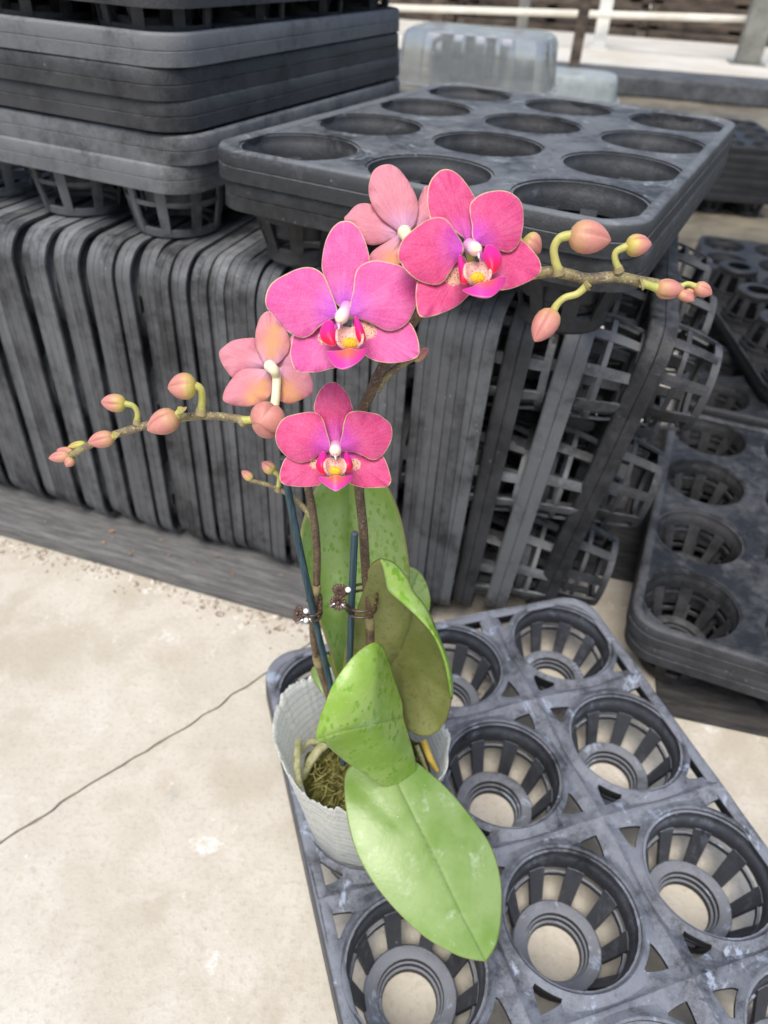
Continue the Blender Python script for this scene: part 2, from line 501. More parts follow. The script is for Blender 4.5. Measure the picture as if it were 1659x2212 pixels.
# ------------------------------------------------------------------ the setting: ground, slabs, kerb
gm = mesh('ground', [(-30, -2, -.02), (30, -2, -.02), (30, 40, -.02), (-30, 40, -.02)], [(0, 1, 2, 3)], False)
tag(obj('ground', gm, None, MAT['soil']), kind='structure')
def slab(name, edge, off, flip):
    # strip of paving whose crack-side edge follows an irregular line
    v, f = [], []
    n = len(edge)
    for p in edge: v.append((p.x, p.y, 0))
    for p in edge: v.append((p.x+off[0], p.y+off[1], 0))
    for p in edge: v.append((p.x, p.y, -.02))
    for i in range(n-1):
        a = (i, i+1, n+i+1, n+i)
        c = (i, 2*n+i, 2*n+i+1, i+1)
        f.append(a if not flip else a[::-1]); f.append(c if not flip else c[::-1])
    me = mesh(name, v, f, False)
    return tag(obj(name, me, None, MAT['concrete']), kind='structure')
ck = [at_z(x, y, 0) for x, y in ((0, 1822), (95, 1760), (150, 1722), (230, 1672), (300, 1632), (380, 1585), (440, 1545), (500, 1502), (560, 1465), (600, 1437))]
d0, d1 = (ck[0]-ck[1]).normalized(), (ck[-1]-ck[-2]).normalized()
ck = [ck[0]+d0*2.2, ck[0]+d0*.6] + ck + [ck[-1]+d1*.4, ck[-1]+d1*.85]
cl = []
for i in range(len(ck)-1):
    m = max(2, int((ck[i+1]-ck[i]).length/.006))
    m = min(m, 60)
    for k in range(m): cl.append(ck[i].lerp(ck[i+1], k/m))
nrm = Vector((-(ck[-1]-ck[0]).y, (ck[-1]-ck[0]).x, 0)).normalized()
ea, eb = [], []
for i, p in enumerate(cl):
    wob = noise.noise(Vector((p.x*60, p.y*60, 3)))*.0022 + noise.noise(Vector((p.x*220, p.y*220, 7)))*.0010
    gap = .0008 + .0011*abs(noise.noise(Vector((p.x*90, p.y*90, 11))))
    ea.append(p+nrm*(wob+gap)); eb.append(p+nrm*(wob-gap))
slab('concrete_pavement', ea, (-1.5, 2.1), True)
slab('concrete_pavement', eb, (1.9, -2.4), False)

fv, fq = [], []
for p_, q_ in zip(ea, eb): fv += [(p_.x, p_.y, -.0028), (q_.x, q_.y, -.0030)]
fq = [(2*i, 2*i+1, 2*i+3, 2*i+2) for i in range(len(ea)-1)]
tag(obj('crack_fill', mesh('crack_fill', fv, fq, False), None, MAT['crack']), kind='structure')

def bar(name, p, q, w_, h_, mat, kind=None, bev=.003):
    p, q = Vector(p), Vector(q)
    d = q-p
    bm = bmesh.new()
    box(bm, (0, 0, 0), (d.length, w_, h_), bev=bev)
    me = bm_mesh(name, bm)
    o = obj(name, me, None, mat)
    o.location = (p+q)/2
    o.rotation_euler = d.to_track_quat('X', 'Z').to_euler()
    if kind: o['kind'] = kind
    return o
k0, k1 = at_z(1190, 172, 0), at_z(1659, 212, 0)
kd = (k1-k0).normalized()
bar('kerb', k0-kd*2.5+Vector((0, 0, .02)), k1+kd*3+Vector((0, 0, .02)), .34, .08, MAT['kerb'], 'structure', .01)
fn = Vector((-kd.y, kd.x, 0))
fa, fb = k0-kd*6+fn*.15, k1+kd*6+fn*.15
ff = [fa, fb, fb+fn*2.1, fa+fn*2.1]
tag(obj('far_pavement', mesh('far_pavement', [(p.x, p.y, .03) for p in ff], [(0, 1, 2, 3)], False), None, MAT['far_floor']), kind='structure')
fa2, fb2 = fa+fn*2.1, fb+fn*2.1
ff = [fa2, fb2, fb2+fn*14, fa2+fn*14]
tag(obj('far_ground', mesh('far_ground', [(p.x, p.y, .0) for p in ff], [(0, 1, 2, 3)], False), None, MAT['pallet']), kind='structure')

# ------------------------------------------------------------------ nursery trays
PT, MG, NX, NY, CR = .095, .046, 3, 4, .027
W2, L2 = PT*(NX-1)/2+MG, PT*(NY-1)/2+MG
R_H, DEPTH = .0396, .054
def rr_dist(cx, cy, ang, x0, x1, y0, y1, corner):
    # distance from (cx,cy) along ang to a rectangle, rounded at the tray's own corners
    c, s = math.cos(ang), math.sin(ang)
    r = 9
    if c > 1e-6: r = min(r, (x1-cx)/c)
    if c < -1e-6: r = min(r, (x0-cx)/c)
    if s > 1e-6: r = min(r, (y1-cy)/s)
    if s < -1e-6: r = min(r, (y0-cy)/s)
    if corner:
        for _ in range(24):
            x, y = abs(cx+c*r), abs(cy+s*r)
            ex, ey = x-(W2-.0025-CR), y-(L2-.0025-CR)
            if ex > 0 and ey > 0 and math.hypot(ex, ey) > CR: r -= .0008
            else: break
    return r
def make_deck(voids):
    bm = bmesh.new()
    NA = 144
    for i in range(NX):
        for j in range(NY):
            cx, cy = (i-(NX-1)/2)*PT, (j-(NY-1)/2)*PT
            x0 = cx-PT/2 if i > 0 else -W2+.0025
            x1 = cx+PT/2 if i < NX-1 else W2-.0025
            y0 = cy-PT/2 if j > 0 else -L2+.0025
            y1 = cy+PT/2 if j < NY-1 else L2-.0025
            corner = i in (0, NX-1) and j in (0, NY-1)
            rows = []
            hole = []
            for k in range(NA):
                a = 2*math.pi*k/NA
                rb = rr_dist(cx, cy, a, x0, x1, y0, y1, corner)
                ed = math.degrees(a)
                dl = abs(((ed-45) % 90+90) % 90)
                dl = min(dl, 90-dl)
                qx, qy = math.cos(a) > 0, math.sin(a) > 0
                own = corner and (qx == (i == NX-1)) and (qy == (j == NY-1))
                r1 = min(R_H+.0044, rb-.0010)
                isv = voids and not own and dl < 11.5
                r2 = min(r1+(.0115*(1-dl/11.6)+.0002 if isv else (rb-r1)*.45), rb-.0005)
                dz = 0.0
                zr = .0022 if voids else .0006
                zs = .0030 if voids and not own else 0.0
                node = max(0, 1-dl/32)
                rows.append([bm.verts.new((cx+math.cos(a)*r, cy+math.sin(a)*r, z)) for r, z in
                             ((R_H, zr*.4), (R_H+.0012, zr), (r1, -.0002 if voids else 0),
                              (r2, -.0012 if voids else 0), ((r2+rb)/2, -.0004+.0010*node if voids else 0), (rb, zs*(.35+.65*node)))])
                hole.append(isv)
            for k in range(NA):
                k2 = (k+1) % NA
                for q in range(5):
                    if q == 2 and hole[k] and hole[k2]: continue
                    bm.faces.new((rows[k][q], rows[k][q+1], rows[k2][q+1], rows[k2][q]))
    bmesh.ops.recalc_face_normals(bm, faces=bm.faces)
    if sum(f.normal.z for f in bm.faces) < 0: bmesh.ops.reverse_faces(bm, faces=bm.faces)
    ex = bmesh.ops.extrude_face_region(bm, geom=list(bm.faces), use_keep_orig=True)
    bmesh.ops.translate(bm, vec=(0, 0, -.0026), verts=[g for g in ex['geom'] if isinstance(g, bmesh.types.BMVert)])
    bmesh.ops.translate(bm, vec=(0, 0, DEPTH), verts=bm.verts)
    me = bm_mesh('deck', bm)
    return smooth_by_angle(me, 40)
def make_rim(h=.0166):
    prof = [(-.0065, .0002), (-.005, .0016), (-.002, .0022), (.0004, .0016), (.0016, .0002), (.0020, -h*.44), (.0013, -h*.47), (.0021, -h*.50), (.0024, -h), (-.0002, -h), (-.0006, -h*.3), (-.004, -.0035), (-.0065, -.003)]
    path = []
    for cx, cy, a0 in ((W2-CR, L2-CR, 0), (-W2+CR, L2-CR, 90), (-W2+CR, -L2+CR, 180), (W2-CR, -L2+CR, 270)):
        for k in range(9):
            a = math.radians(a0+k*90/8)
            path.append((cx, cy, math.cos(a), math.sin(a)))
    v, f = [], []
    n = len(prof)
    for cx, cy, c, s in path:
        for o, z in prof:
            r = CR-.0026+o
            v.append((cx+c*r, cy+s*r, DEPTH+z))
    m = len(path)
    for k in range(m):
        k2 = (k+1) % m
        for q in range(n):
            q2 = (q+1) % n
            f.append((k*n+q, k2*n+q, k2*n+q2, k*n+q2))
    return smooth_by_angle(mesh('rim', v, f), 40)
def lathe_mesh(name, prof, seg=32):
    v, f = lathe_data(prof, seg, True)
    bm = bmesh.new()
    vs = [bm.verts.new(p) for p in v]
    for q in f: bm.faces.new([vs[i] for i in q])
    return smooth_by_angle(bm_mesh(name, bm), 35)
# cup pieces, local origin at the hole centre with z measured from the tray's base
D = DEPTH
collar_prof = [(R_H+.0004, D-.0008), (R_H-.0004, D-.0070), (R_H-.0010, D-.0078), (R_H-.0016, D-.0165), (R_H-.0038, D-.0165), (R_H-.0030, D-.0068), (R_H-.0024, D-.0060), (R_H-.0016, D-.0008)]
hoop_prof = [(.0362, D-.0205), (.0358, D-.0235), (.0342, D-.0235), (.0346, D-.0205)]
ring_prof = [(.0276, .0108), (.0265, .0122), (.0226, .0124), (.0208, .0114), (.0197, .0110), (.0193, .0080), (.0183, .0075), (.0179, .0044), (.0166, .0040), (.0160, .0006), (.0262, .0006), (.0276, .0024)]
ME = {'collar': lathe_mesh('pot_cup', collar_prof, 40), 'hoop': lathe_mesh('hoop', hoop_prof), 'ring': lathe_mesh('base_ring', ring_prof)}
def rib_bm(bm, ang, half=8.6, op=False):
    rows = []
    for k in range(5):
        u = k/4
        z = D-.0150+(.0085-(D-.0150))*u
        ro = R_H-.0018+(.0275-R_H+.0018)*u
        if op:
            z = D-.0045+(.0030-(D-.0045))*u
            ro = R_H-.0006+(.0330-R_H+.0006)*u+.0016*math.sin(math.pi*u)
        row = []
        for a, r in ((-half, ro), (0, ro), (half, ro), (half, ro-.0022), (0, ro-.0022), (-half, ro-.0022)):
            t = math.radians(ang+a)
            row.append(bm.verts.new((r*math.cos(t), r*math.sin(t), z)))
        rows.append(row)
    for k in range(4):
        for q in range(6):
            q2 = (q+1) % 6
            bm.faces.new((rows[k][q], rows[k][q2], rows[k+1][q2], rows[k+1][q]))
    bm.faces.new(rows[0]); bm.faces.new(rows[-1][::-1])
ME['o_collar'] = lathe_mesh('pot_cup', [(R_H+.0004, D-.0008), (R_H-.0002, D-.0060), (R_H-.0022, D-.0060), (R_H-.0016, D-.0008)], 40)
ME['o_hoop'] = lathe_mesh('hoop', [(.0372, D-.0270), (.0366, D-.0305), (.0346, D-.0305), (.0350, D-.0270)])
ME['o_ring'] = lathe_mesh('base_ring', [(.0330, .0060), (.0322, .0006), (.0235, .0006), (.0240, .0040), (.0300, .0045), (.0308, .0062)])
NR = 9
bm = bmesh.new(); rib_bm(bm, 0); ME['rib'] = bm_mesh('rib', bm)
bm = bmesh.new(); rib_bm(bm, 0, 6.0, True); ME['o_rib'] = bm_mesh('rib', bm)
def joined_cup():
    bm = bmesh.new()
    for key, seg in (('collar', 0), ('hoop', 0), ('ring', 0)):
        bm.from_mesh(ME[key])
    for k in range(NR): rib_bm(bm, k*360/NR+12)
    return smooth_by_angle(bm_mesh('pot_cup', bm), 35)
ME['cup'] = joined_cup()
ME['deck_open'], ME['deck'], ME['rim'] = make_deck(True), make_deck(False), make_rim()
_variants = {}
def mv(key, mat):
    if (key, mat) not in _variants:
        me = ME[key].copy()
        me.name = ME[key].name
        me.materials.clear()
        me.materials.append(MAT[mat])
        _variants[(key, mat)] = me
    return _variants[(key, mat)]
TRAYS = []
def tray(label, mw, mat='tray', deck='deck', cups='joined', group='black nursery trays', scale=None, which=None):
    root = empty('nursery_tray')
    if scale: mw = mw @ Matrix.Diagonal((1, 1, scale, 1))
    root.matrix_world = mw
    tag(root, label, 'plant tray', group)
    obj('deck', mv(deck, mat), root)
    obj('rim', mv('rim', mat), root)
    for i in range(NX):
        for j in range(NY):
            if which and not which(i, j): continue
            loc = ((i-(NX-1)/2)*PT, (j-(NY-1)/2)*PT, 0)
            if cups == 'joined':
                c = obj('pot_cup', mv('cup', mat), root)
                c.location = loc
            elif cups in ('full', 'open'):
                pre = 'o_' if cups == 'open' else ''
                c = obj('pot_cup', mv(pre+'collar', mat), root)
                c.location = loc
                obj('hoop', mv(pre+'hoop', mat), c)
                obj('base_ring', mv(pre+'ring', mat), c)
                for k in range(NR):
                    r = obj('rib', mv(pre+'rib', mat), c)
                    r.rotation_euler = (0, 0, math.radians(k*360/NR+12))
    TRAYS.append(root)
    return root
def flat(cx, cy, z, yaw, tx=0, ty=0):
    return Matrix.Translation((cx, cy, z)) @ Matrix.Rotation(yaw, 4, 'Z') @ Matrix.Rotation(tx, 4, 'X') @ Matrix.Rotation(ty, 4, 'Y')
def grid_xy(o, yaw, i, j):
    a, b = Vector((math.cos(yaw), math.sin(yaw))), Vector((-math.sin(yaw), math.cos(yaw)))
    return Vector(o[:2])+PT*(i*a+j*b)

# the near tray the orchid stands in
NYAW = 0.33718713
c = grid_xy((-.03029062, .33593693), NYAW, 1, -1.5)
tray('dusty blue-grey tray on the concrete holding the potted orchid', flat(c.x, c.y, 0, NYAW), 'tray_dusty', 'deck_open', 'full', 'black nursery trays')
POT = grid_xy((-.03029062, .33593693), NYAW, 0, -1)

# two trays lying flat at the lower right
LYAW = -.35874543
c = grid_xy((.24417948+.012, .42598758+.004), LYAW, 1, 1.5)
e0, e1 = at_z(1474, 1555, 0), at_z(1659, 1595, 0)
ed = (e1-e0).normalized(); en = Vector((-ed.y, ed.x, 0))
bo = bar('board_and_shade_sheet', e0-ed*.02+en*.24+Vector((0, 0, .0018)), e1+ed*.30+en*.24+Vector((0, 0, .0018)), .48, .003, MAT['dark_board_shade'], None, .001)
tag(bo, 'thin dark board on the concrete under the pair of flat trays', 'board')
tray('lower of two black trays lying flat beside the orchid tray at the right', flat(c.x+.002, c.y-.001, .0036, LYAW+.004), 'tray', 'deck', 'full')
tray('upper black tray lying flat beside the orchid tray, empty round holes facing up', flat(c.x, c.y, .0208, LYAW), 'tray', 'deck', 'full')
LO = (.24417948+.012, .42598758+.004)
for lb, jj, z_, dy, fl in (('lower tray of the flat stack behind the pair of flat trays at right', 5.65, .0036, .03, 0), ('upper tray of the flat stack behind the pair of flat trays at right', 5.65, .0208, .02, 0),
                       ('upside-down tray, cups up, lying on the flat stack at the right', 6.3, .135, .30, 1),
                       ('lower flat tray farther back at the right edge', 10.2, -.02, .10, 0), ('upper flat tray farther back at the right edge', 10.2, -.0028, .08, 0)):
    c2 = grid_xy(LO, LYAW, 1.0 if not fl else 1.4, jj)
    m = flat(c2.x, c2.y, z_, LYAW+dy)
    if fl: m = m @ Matrix.Rotation(math.pi, 4, 'X')
    tray(lb, m, 'tray_shaded', 'deck', 'joined')

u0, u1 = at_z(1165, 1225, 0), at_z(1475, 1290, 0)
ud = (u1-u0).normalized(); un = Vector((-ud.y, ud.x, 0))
bo = bar('board_and_shade_sheet', u0+un*.155+Vector((0, 0, .0017)), u1+un*.155+Vector((0, 0, .0017)), .30, .0026, MAT['dark_board_shade'], None, .001)  # dark sheet added over the pale floor to stand in for shade
tag(bo, 'added thin dark sheet painting shade on the ground below the leaning end trays', 'board')
# the upright row
A0 = Vector((-.34337, .56781, 0))
RD = Vector((.96063, -.27782, 0)).normalized()
RN = Vector((-RD.y, RD.x, 0))
UP = Vector((0, 0, 1))
BASE = .0205
def upright(s, lean=0, fwd=0, twist=0, lift=0, z0=BASE):
    # tray on its short edge: local x up, local y back, cups towards +RD
    rot = Matrix((UP, RN, -RD)).transposed().to_4x4()
    m = Matrix.Translation(A0+RD*s+RN*(L2+fwd)+UP*(z0+lift)) @ Matrix.Rotation(lean, 4, RN) @ Matrix.Rotation(twist, 4, 'Z')
    m = m @ Matrix.Translation(UP*W2) @ rot @ Matrix.Translation((0, 0, -DEPTH))
    return m
ORD = ['first', 'second', 'third', 'fourth', 'fifth', 'sixth', 'seventh', 'eighth', 'ninth', 'tenth', 'eleventh', 'twelfth', 'thirteenth', 'fourteenth', 'fifteenth', 'sixteenth', 'seventeenth', 'eighteenth', 'nineteenth', 'twentieth']
ORD += ['twenty-'+x for x in ORD[:9]] + ['thirtieth'] + ['thirty-'+x for x in ORD[:9]] + ['fortieth'] + ['forty-'+x for x in ORD[:9]]
s = -.052
row = []
i = 0
while s < .395:
    row.append((s, rnd.uniform(-.006, .006)+.02*max(0, (s-.25)), rnd.uniform(-.004, .004), rnd.uniform(-.012, .012)))
    p = rnd.choice((.0136, .0138, .0141, .0146, .0152))
    if rnd.random() < .14: p += .003
    s += p
for i, (s, ln, fw, tw) in enumerate(row):
    mt = rnd.choice(('tray_row', 'tray_row', 'tray_row', 'tray_row', 'tray_row', 'tray_grey', 'tray'))
    if i == 3: mt = 'tray_grey'
    tray('grey-black tray standing on edge, %s from the left in the upright row' % ORD[i], upright(s, ln, fw, tw), mt, 'deck', 'joined', 'trays standing on edge in the row', .755,
         which=lambda a, b: b < 2)
for k in range(6):
    tray('grey-black tray on edge cut off by the left picture edge, %s beyond the row' % ORD[k], upright(-.067-k*.0146), 'tray', 'deck', 'joined', 'trays standing on edge in the row', .80, which=lambda a, b: False)
lastS = row[-1][0]
ext = [(lastS+.018, .025, -.003, .0, 'tray_grey', 'tray on edge with a gap beside it, just right of the tightly packed row'),
       (lastS+.034, .045, .003, .01, 'tray', 'tray on edge second to the right of the tightly packed row'),
       (lastS+.064, .075, .008, .0, 'tray_grey', 'leaning tray on edge, last but one at the right end, its cups showing'),
       (lastS+.098, .130, .020, .01, 'tray', 'leaning tray at the right end of the upright row, cups poking out rightwards')]
for s, ln, fw, tw, mt, lb in ext:
    tray(lb, upright(s, ln, fw, tw), mt, 'deck', 'open', 'trays standing on edge in the row', which=lambda a, b: b < 3)

# weathered plank the row stands on
q0, q1 = at_z(-60, 1142, 0), at_z(640, 1345, 0)
qd = (q1-q0).normalized()
pl0, pl1 = q0-qd*.4, q0+qd*.47
qn = Vector((-qd.y, qd.x, 0))
pb = bar('timber_plank', pl0+qn*.06+UP*.0105, pl1+qn*.06+UP*.0105, .12, .019, MAT['timber'], None, .003)
tag(pb, 'weathered grey plank on the concrete under the upright tray row', 'plank')
pb2 = bar('timber_plank', pl0+qn*.33+UP*.0105, pl1+qd*.16+qn*.33+UP*.0105, .10, .019, MAT['timber'], None, .003)
tag(pb2, 'second grey plank hidden behind, under the back of the upright row', 'plank')

# stack of two trays on top of the row
TOP = BASE+2*W2+.0015
FYAW = -0.45877236
c = grid_xy((-.07019974, .52195611), FYAW, 1, 1.5)
z2 = .380-DEPTH
tray('lower of the two-tray stack lying on top of the upright row', flat(c.x+.002, c.y+.001, z2-.0180, FYAW+.006), 'tray', 'deck', 'full')
tray('upper tray of the two-tray stack on the row, twelve empty round holes', flat(c.x, c.y, z2, FYAW), 'tray_far', 'deck', 'full')

# tall pile on the left
PYAW = math.radians(-23.2)
pc = Vector((-.1409, .5205))
pa, pbv = Vector((math.cos(PYAW), math.sin(PYAW))), Vector((-math.sin(PYAW), math.cos(PYAW)))
pcen = pc - pa*(W2+.011) + pbv*(L2+.001)
zz = TOP
steps = [0, .0181, .0215, .0180, .0196, .0310, .0182, .0186, .0205, .0180, .0300]
names = ['bottom tray of the tall pile at the left, cups resting on the row', 'second tray up in the tall pile at the left', 'third tray up in the tall pile at the left', 'fourth tray up in the tall pile at the left',
         'paler tray with a gap above it, fifth up in the tall left pile', 'sixth tray up in the tall left pile, just above the gap', 'seventh tray up in the tall pile at the left', 'eighth tray up in the tall pile at the left',
         'ninth tray up in the tall left pile', 'tenth tray up in the tall left pile', 'topmost tray of the tall left pile, cut off by the picture edge']
for i, st in enumerate(steps):
    zz += st
    mt = ['tray_grey', 'tray_grey', 'tray', 'tray', 'tray_grey', 'tray', 'tray', 'tray', 'tray_shaded', 'tray_shaded', 'tray_shaded'][i]
    tray(names[i], flat(pcen.x+rnd.uniform(-.003, .003)-(.004 if i in (2, 3) else 0), pcen.y+rnd.uniform(-.002, .003), zz, PYAW+rnd.uniform(-.012, .012), rnd.uniform(-.003, .003), rnd.uniform(-.004, .004)),
         mt, 'deck', 'open' if i in (0, 5, 10) else 'joined', 'trays stacked in the tall left pile')

# a second row behind that carries the clear container
for k in range(30):
    s = -.05+k*.0155
    m = upright(s, 0, 0, 0)
    m = Matrix.Translation(RN*.46-RD*.10) @ m
    tray('tray on edge behind the two-tray stack, %s from the left under the clear container' % ORD[k], m, 'tray', 'deck', 'joined', 'trays on edge in the back row', .86, which=lambda a, b: False)
# trays in the dark right background
for q, (bx_, by_, who) in enumerate(((.80, 2.12, 'nearer'), (1.16, 2.05, 'outer'))):
    for k in range(7):
        tray('black tray in the %s background pile at the right edge, %s from the ground' % (who, ORD[k]), flat(bx_, by_, k*.0178-.02, -.12+rnd.uniform(-.02, .02)), 'tray_shaded', 'deck', 'joined', 'trays in the right background piles', which=lambda a, b: k in (0, 6))

# ------------------------------------------------------------------ clear plastic container
def container(name, label, c, yaw, lx, ly, h, mat, r=.03, rib=.0012, top=True):
    v, f = [], []
    n = 120
    def ringpts(sc, z, rb):
        out = []
        hx, hy = lx/2*sc, ly/2*sc
        for k in range(n):
            a = 2*math.pi*k/n
            e = 5.0
            ca, sa = math.cos(a), math.sin(a)
            d = (abs(ca/hx)**e+abs(sa/hy)**e)**(-1/e)
            d += rb*(1 if (k//4) % 2 else -1)
            out.append((ca*d, sa*d, z))
        return out
    lev = [(1.06, 0, 0), (1.06, .002, 0), (1.0, .003, rib), (.985, h*.3, rib), (.965, h*.62, rib), (.95, h*.84, rib), (.92, h*.95, rib*.4), (.86, h, 0), (.5, h+.001, 0), (.05, h+.001, 0)]
    for l in lev: v += ringpts(*l)
    for q in range(len(lev)-1):
        for k in range(n):
            k2 = (k+1) % n
            f.append((q*n+k, q*n+k2, (q+1)*n+k2, (q+1)*n+k))
    f.append(tuple((len(lev)-1)*n+k for k in range(n)))
    me = smooth_by_angle(mesh(name, v, f), 25)
    o = obj(name, me, None, mat)
    o.location = c; o.rotation_euler = (0, 0, yaw)
    tag(o, label, 'container')
    sm = o.modifiers.new('thick', 'SOLIDIFY'); sm.thickness = .0008
    return o
cb = at_z(1010, 205, TOP-.002)
container('clear_container', 'upside-down clear ribbed plastic container behind the two-tray stack', (cb.x+.02, cb.y+.10, TOP), FYAW+.18, .25, .17, .078, MAT['clear'], rib=.0022)
ab = at_z(1215, 205, 0.0)
container('aqua_tub', 'shallow pale aqua plastic tub on the ground behind the clear container', (ab.x, ab.y+.1, -.018), -.2, .5, .3, .095, MAT['aqua'])

# ------------------------------------------------------------------ background posts, pallets, rail
def post(name, label, base_px, top_px, w_, mat, h=1.6, plate=True):
    p = at_z(base_px[0], base_px[1], .03)
    root = empty(name, (p.x, p.y, .03))
    bm = bmesh.new(); box(bm, (0, 0, h/2+.006), (w_, w_*.8, h), bev=w_*.06)
    obj('shaft', bm_mesh('shaft', bm), root, mat)
    if plate:
        bm = bmesh.new(); box(bm, (0, 0, .003), (w_*1.5, w_*1.4, .006), bev=.001)
        obj('base_plate', bm_mesh('base_plate', bm), root, mat)
    root.rotation_euler = (0, 0, -.2)
    tag(root, label, 'post', 'posts in the background')
post('steel_post', 'thick grey-green steel post at the top right corner', (1612, 138), None, .13, MAT['steel'])
post('white_pole', 'slim white pole standing on the far pale floor', (1292, 104), None, .075, MAT['white_paint'])
post('thin_post', 'thin brown-grey post beside the kerb behind the clear container', (1237, 158), None, .05, MAT['pallet'])
post('thin_post', 'dark thin post above the left half of the clear container', (945, 60), None, .08, MAT['pallet'])
post('thin_post', 'dark thin post above the right half of the clear container', (1125, 75), None, .07, MAT['steel'])
post('white_pole', 'short pale pole far back at the top edge, right of the slim white pole', (1395, 40), None, .06, MAT['white_paint'])
sb = at_z(1612, 138, .03)+fn*.12
def on_posts(x, y):
    d = ray(x, y)
    return CAM+d*((sb-CAM).dot(fn)/d.dot(fn))
rl0, rl1 = on_posts(760, 14), on_posts(1700, 44)
tag(bar('pale_rail', rl0, rl1, .04, .034, MAT['rail'], None, .01), 'long pale horizontal rail across the far background', 'rail')
pb0 = fa2+fn*.15
for r in range(3):
    for k in range(8):
        o = pb0+fn*(r*.95)+kd*(4.6+k*1.32)
        root = empty('pallet', (o.x, o.y, .0))
        root.rotation_euler = (0, 0, math.atan2(kd.y, kd.x))
        nb = 4+r
        for q in range(nb):
            bm = bmesh.new(); box(bm, (0, .03*q, .045+q*.075), (1.24, .10, .045), bev=.004)
            obj('board', bm_mesh('board', bm), root, MAT['pallet'] if (q != nb-1 or r == 0) else MAT['rail'])
        for x in (-.58, 0, .58):
            bm = bmesh.new(); box(bm, (x, .12+.03*nb/2, .04*nb), (.07, .06, .08*nb+.03), bev=.003)
            obj('block', bm_mesh('block', bm), root, MAT['pallet'])
        tag(root, 'dark slatted pallet far behind, %s from the left in the %s row back' % (ORD[k], ORD[r]), 'pallet', 'slatted pallets in the background')

# ------------------------------------------------------------------ potted orchid: film pot, moss
CZ = .122
PX, PY = POT.x, POT.y
def pot():
    v, f = [], []
    n, lv = 240, 26
    for q in range(lv):
        u = q/(lv-1)
        for k in range(n):
            a = 2*math.pi*k/n
            jag = noise.noise(Vector((math.cos(a)*6, math.sin(a)*6, 2)))*.004+noise.noise(Vector((math.cos(a)*26, math.sin(a)*26, 5)))*.0036+noise.noise(Vector((math.cos(a)*85, math.sin(a)*85, 9)))*.0030
            front = max(0, math.cos(a-math.radians(-125)))**3
            left = max(0, math.cos(a-math.radians(185)))
            rt = .0475+.0075*left-.007*front
            z = .006+u*(.128-.006+(jag-.004*front+.009*max(0, math.cos(a-math.radians(140)))))
            if u < .4: r = .0275+(.0375-.0275)*(u/.4)
            else: r = .0375+(rt-.0375)*((u-.4)/.6)**1.1
            r += .0004*(1 if q % 2 else -1)*(u > .45)
            fold = .0007*math.sin(a*9+2*math.sin(3*a))*u
            r += fold
            v.append((math.cos(a)*r-.003*u, math.sin(a)*r, z))
    for q in range(lv-1):
        for k in range(n):
            k2 = (k+1) % n
            f.append((q*n+k, q*n+k2, (q+1)*n+k2, (q+1)*n+k))
    f.append(tuple(range(n))[::-1])
    me = mesh('film_pot', v, f)
    o = obj('film_pot', me, None, MAT['film'])
    o.location = (PX, PY, 0.0)
    sm = o.modifiers.new('thick', 'SOLIDIFY'); sm.thickness = .0005
    tag(o, 'milky translucent film pot with torn rim, seated in the near tray', 'pot')
    return o
pot()
v, f = [], []
n, lv = 64, 22
for q in range(lv):
    for k in range(n):
        a = 2*math.pi*k/n
        r = .0385*(q+.02)/(lv-1)
        x, y = math.cos(a)*r-.002, math.sin(a)*r
        z = .104+noise.noise(Vector((x*90, y*90, 1)))*.007+noise.noise(Vector((x*260, y*260, 4)))*.004-.010*(q/(lv-1))**4
        v.append((PX+x, PY+y, z))
for q in range(lv-1):
    for k in range(n):
        k2 = (k+1) % n
        f.append((q*n+k, q*n+k2, (q+1)*n+k2, (q+1)*n+k))
# root ball below the surface
for q in range(1, 10):
    for k in range(n):
        a = 2*math.pi*k/n
        u = q/9
        r = (.0380*(1-u)+.0235*u)*.92
        v.append((PX+math.cos(a)*r-.002*(1-u), PY+math.sin(a)*r, .094*(1-u)+.010*u))
b0 = (lv-1)*n
for q in range(9):
    for k in range(n):
        k2 = (k+1) % n
        f.append((b0+q*n+k, b0+q*n+k2, b0+(q+1)*n+k2, b0+(q+1)*n+k))
moss = obj('moss', mesh('moss', v, f), None, MAT['moss'])
tag(moss, 'damp brown-green sphagnum moss filling the film pot', 'moss', kind='stuff')
bm = bmesh.new()
sv, sf = [], []
for k in range(520):
    a, r = rnd.uniform(0, 6.283), .032*math.sqrt(rnd.random())
    x, y = PX+math.cos(a)*r-.002, PY+math.sin(a)*r
    p = Vector((x, y, .104+rnd.uniform(-.003, .006)))
    d = Vector((rnd.uniform(-1, 1), rnd.uniform(-1, 1), rnd.uniform(-.2, .6)))*rnd.uniform(.004, .011)
    e = Vector((rnd.uniform(-1, 1), rnd.uniform(-1, 1), rnd.uniform(-.6, .3)))*.003
    tv, tf, _ = tube_data([p, p+d*.5+e, p+d], [rnd.uniform(.0003, .0006), .0002], 4, n=4)
    o = len(sv)
    sv += tv; sf += [tuple(i+o for i in q) for q in tf]
st = obj('moss_strands', mesh('moss_strands', sv, sf), None, MAT['moss_strand'])
tag(st, 'tangled pale moss strands on top of the potting moss', 'moss', kind='stuff')

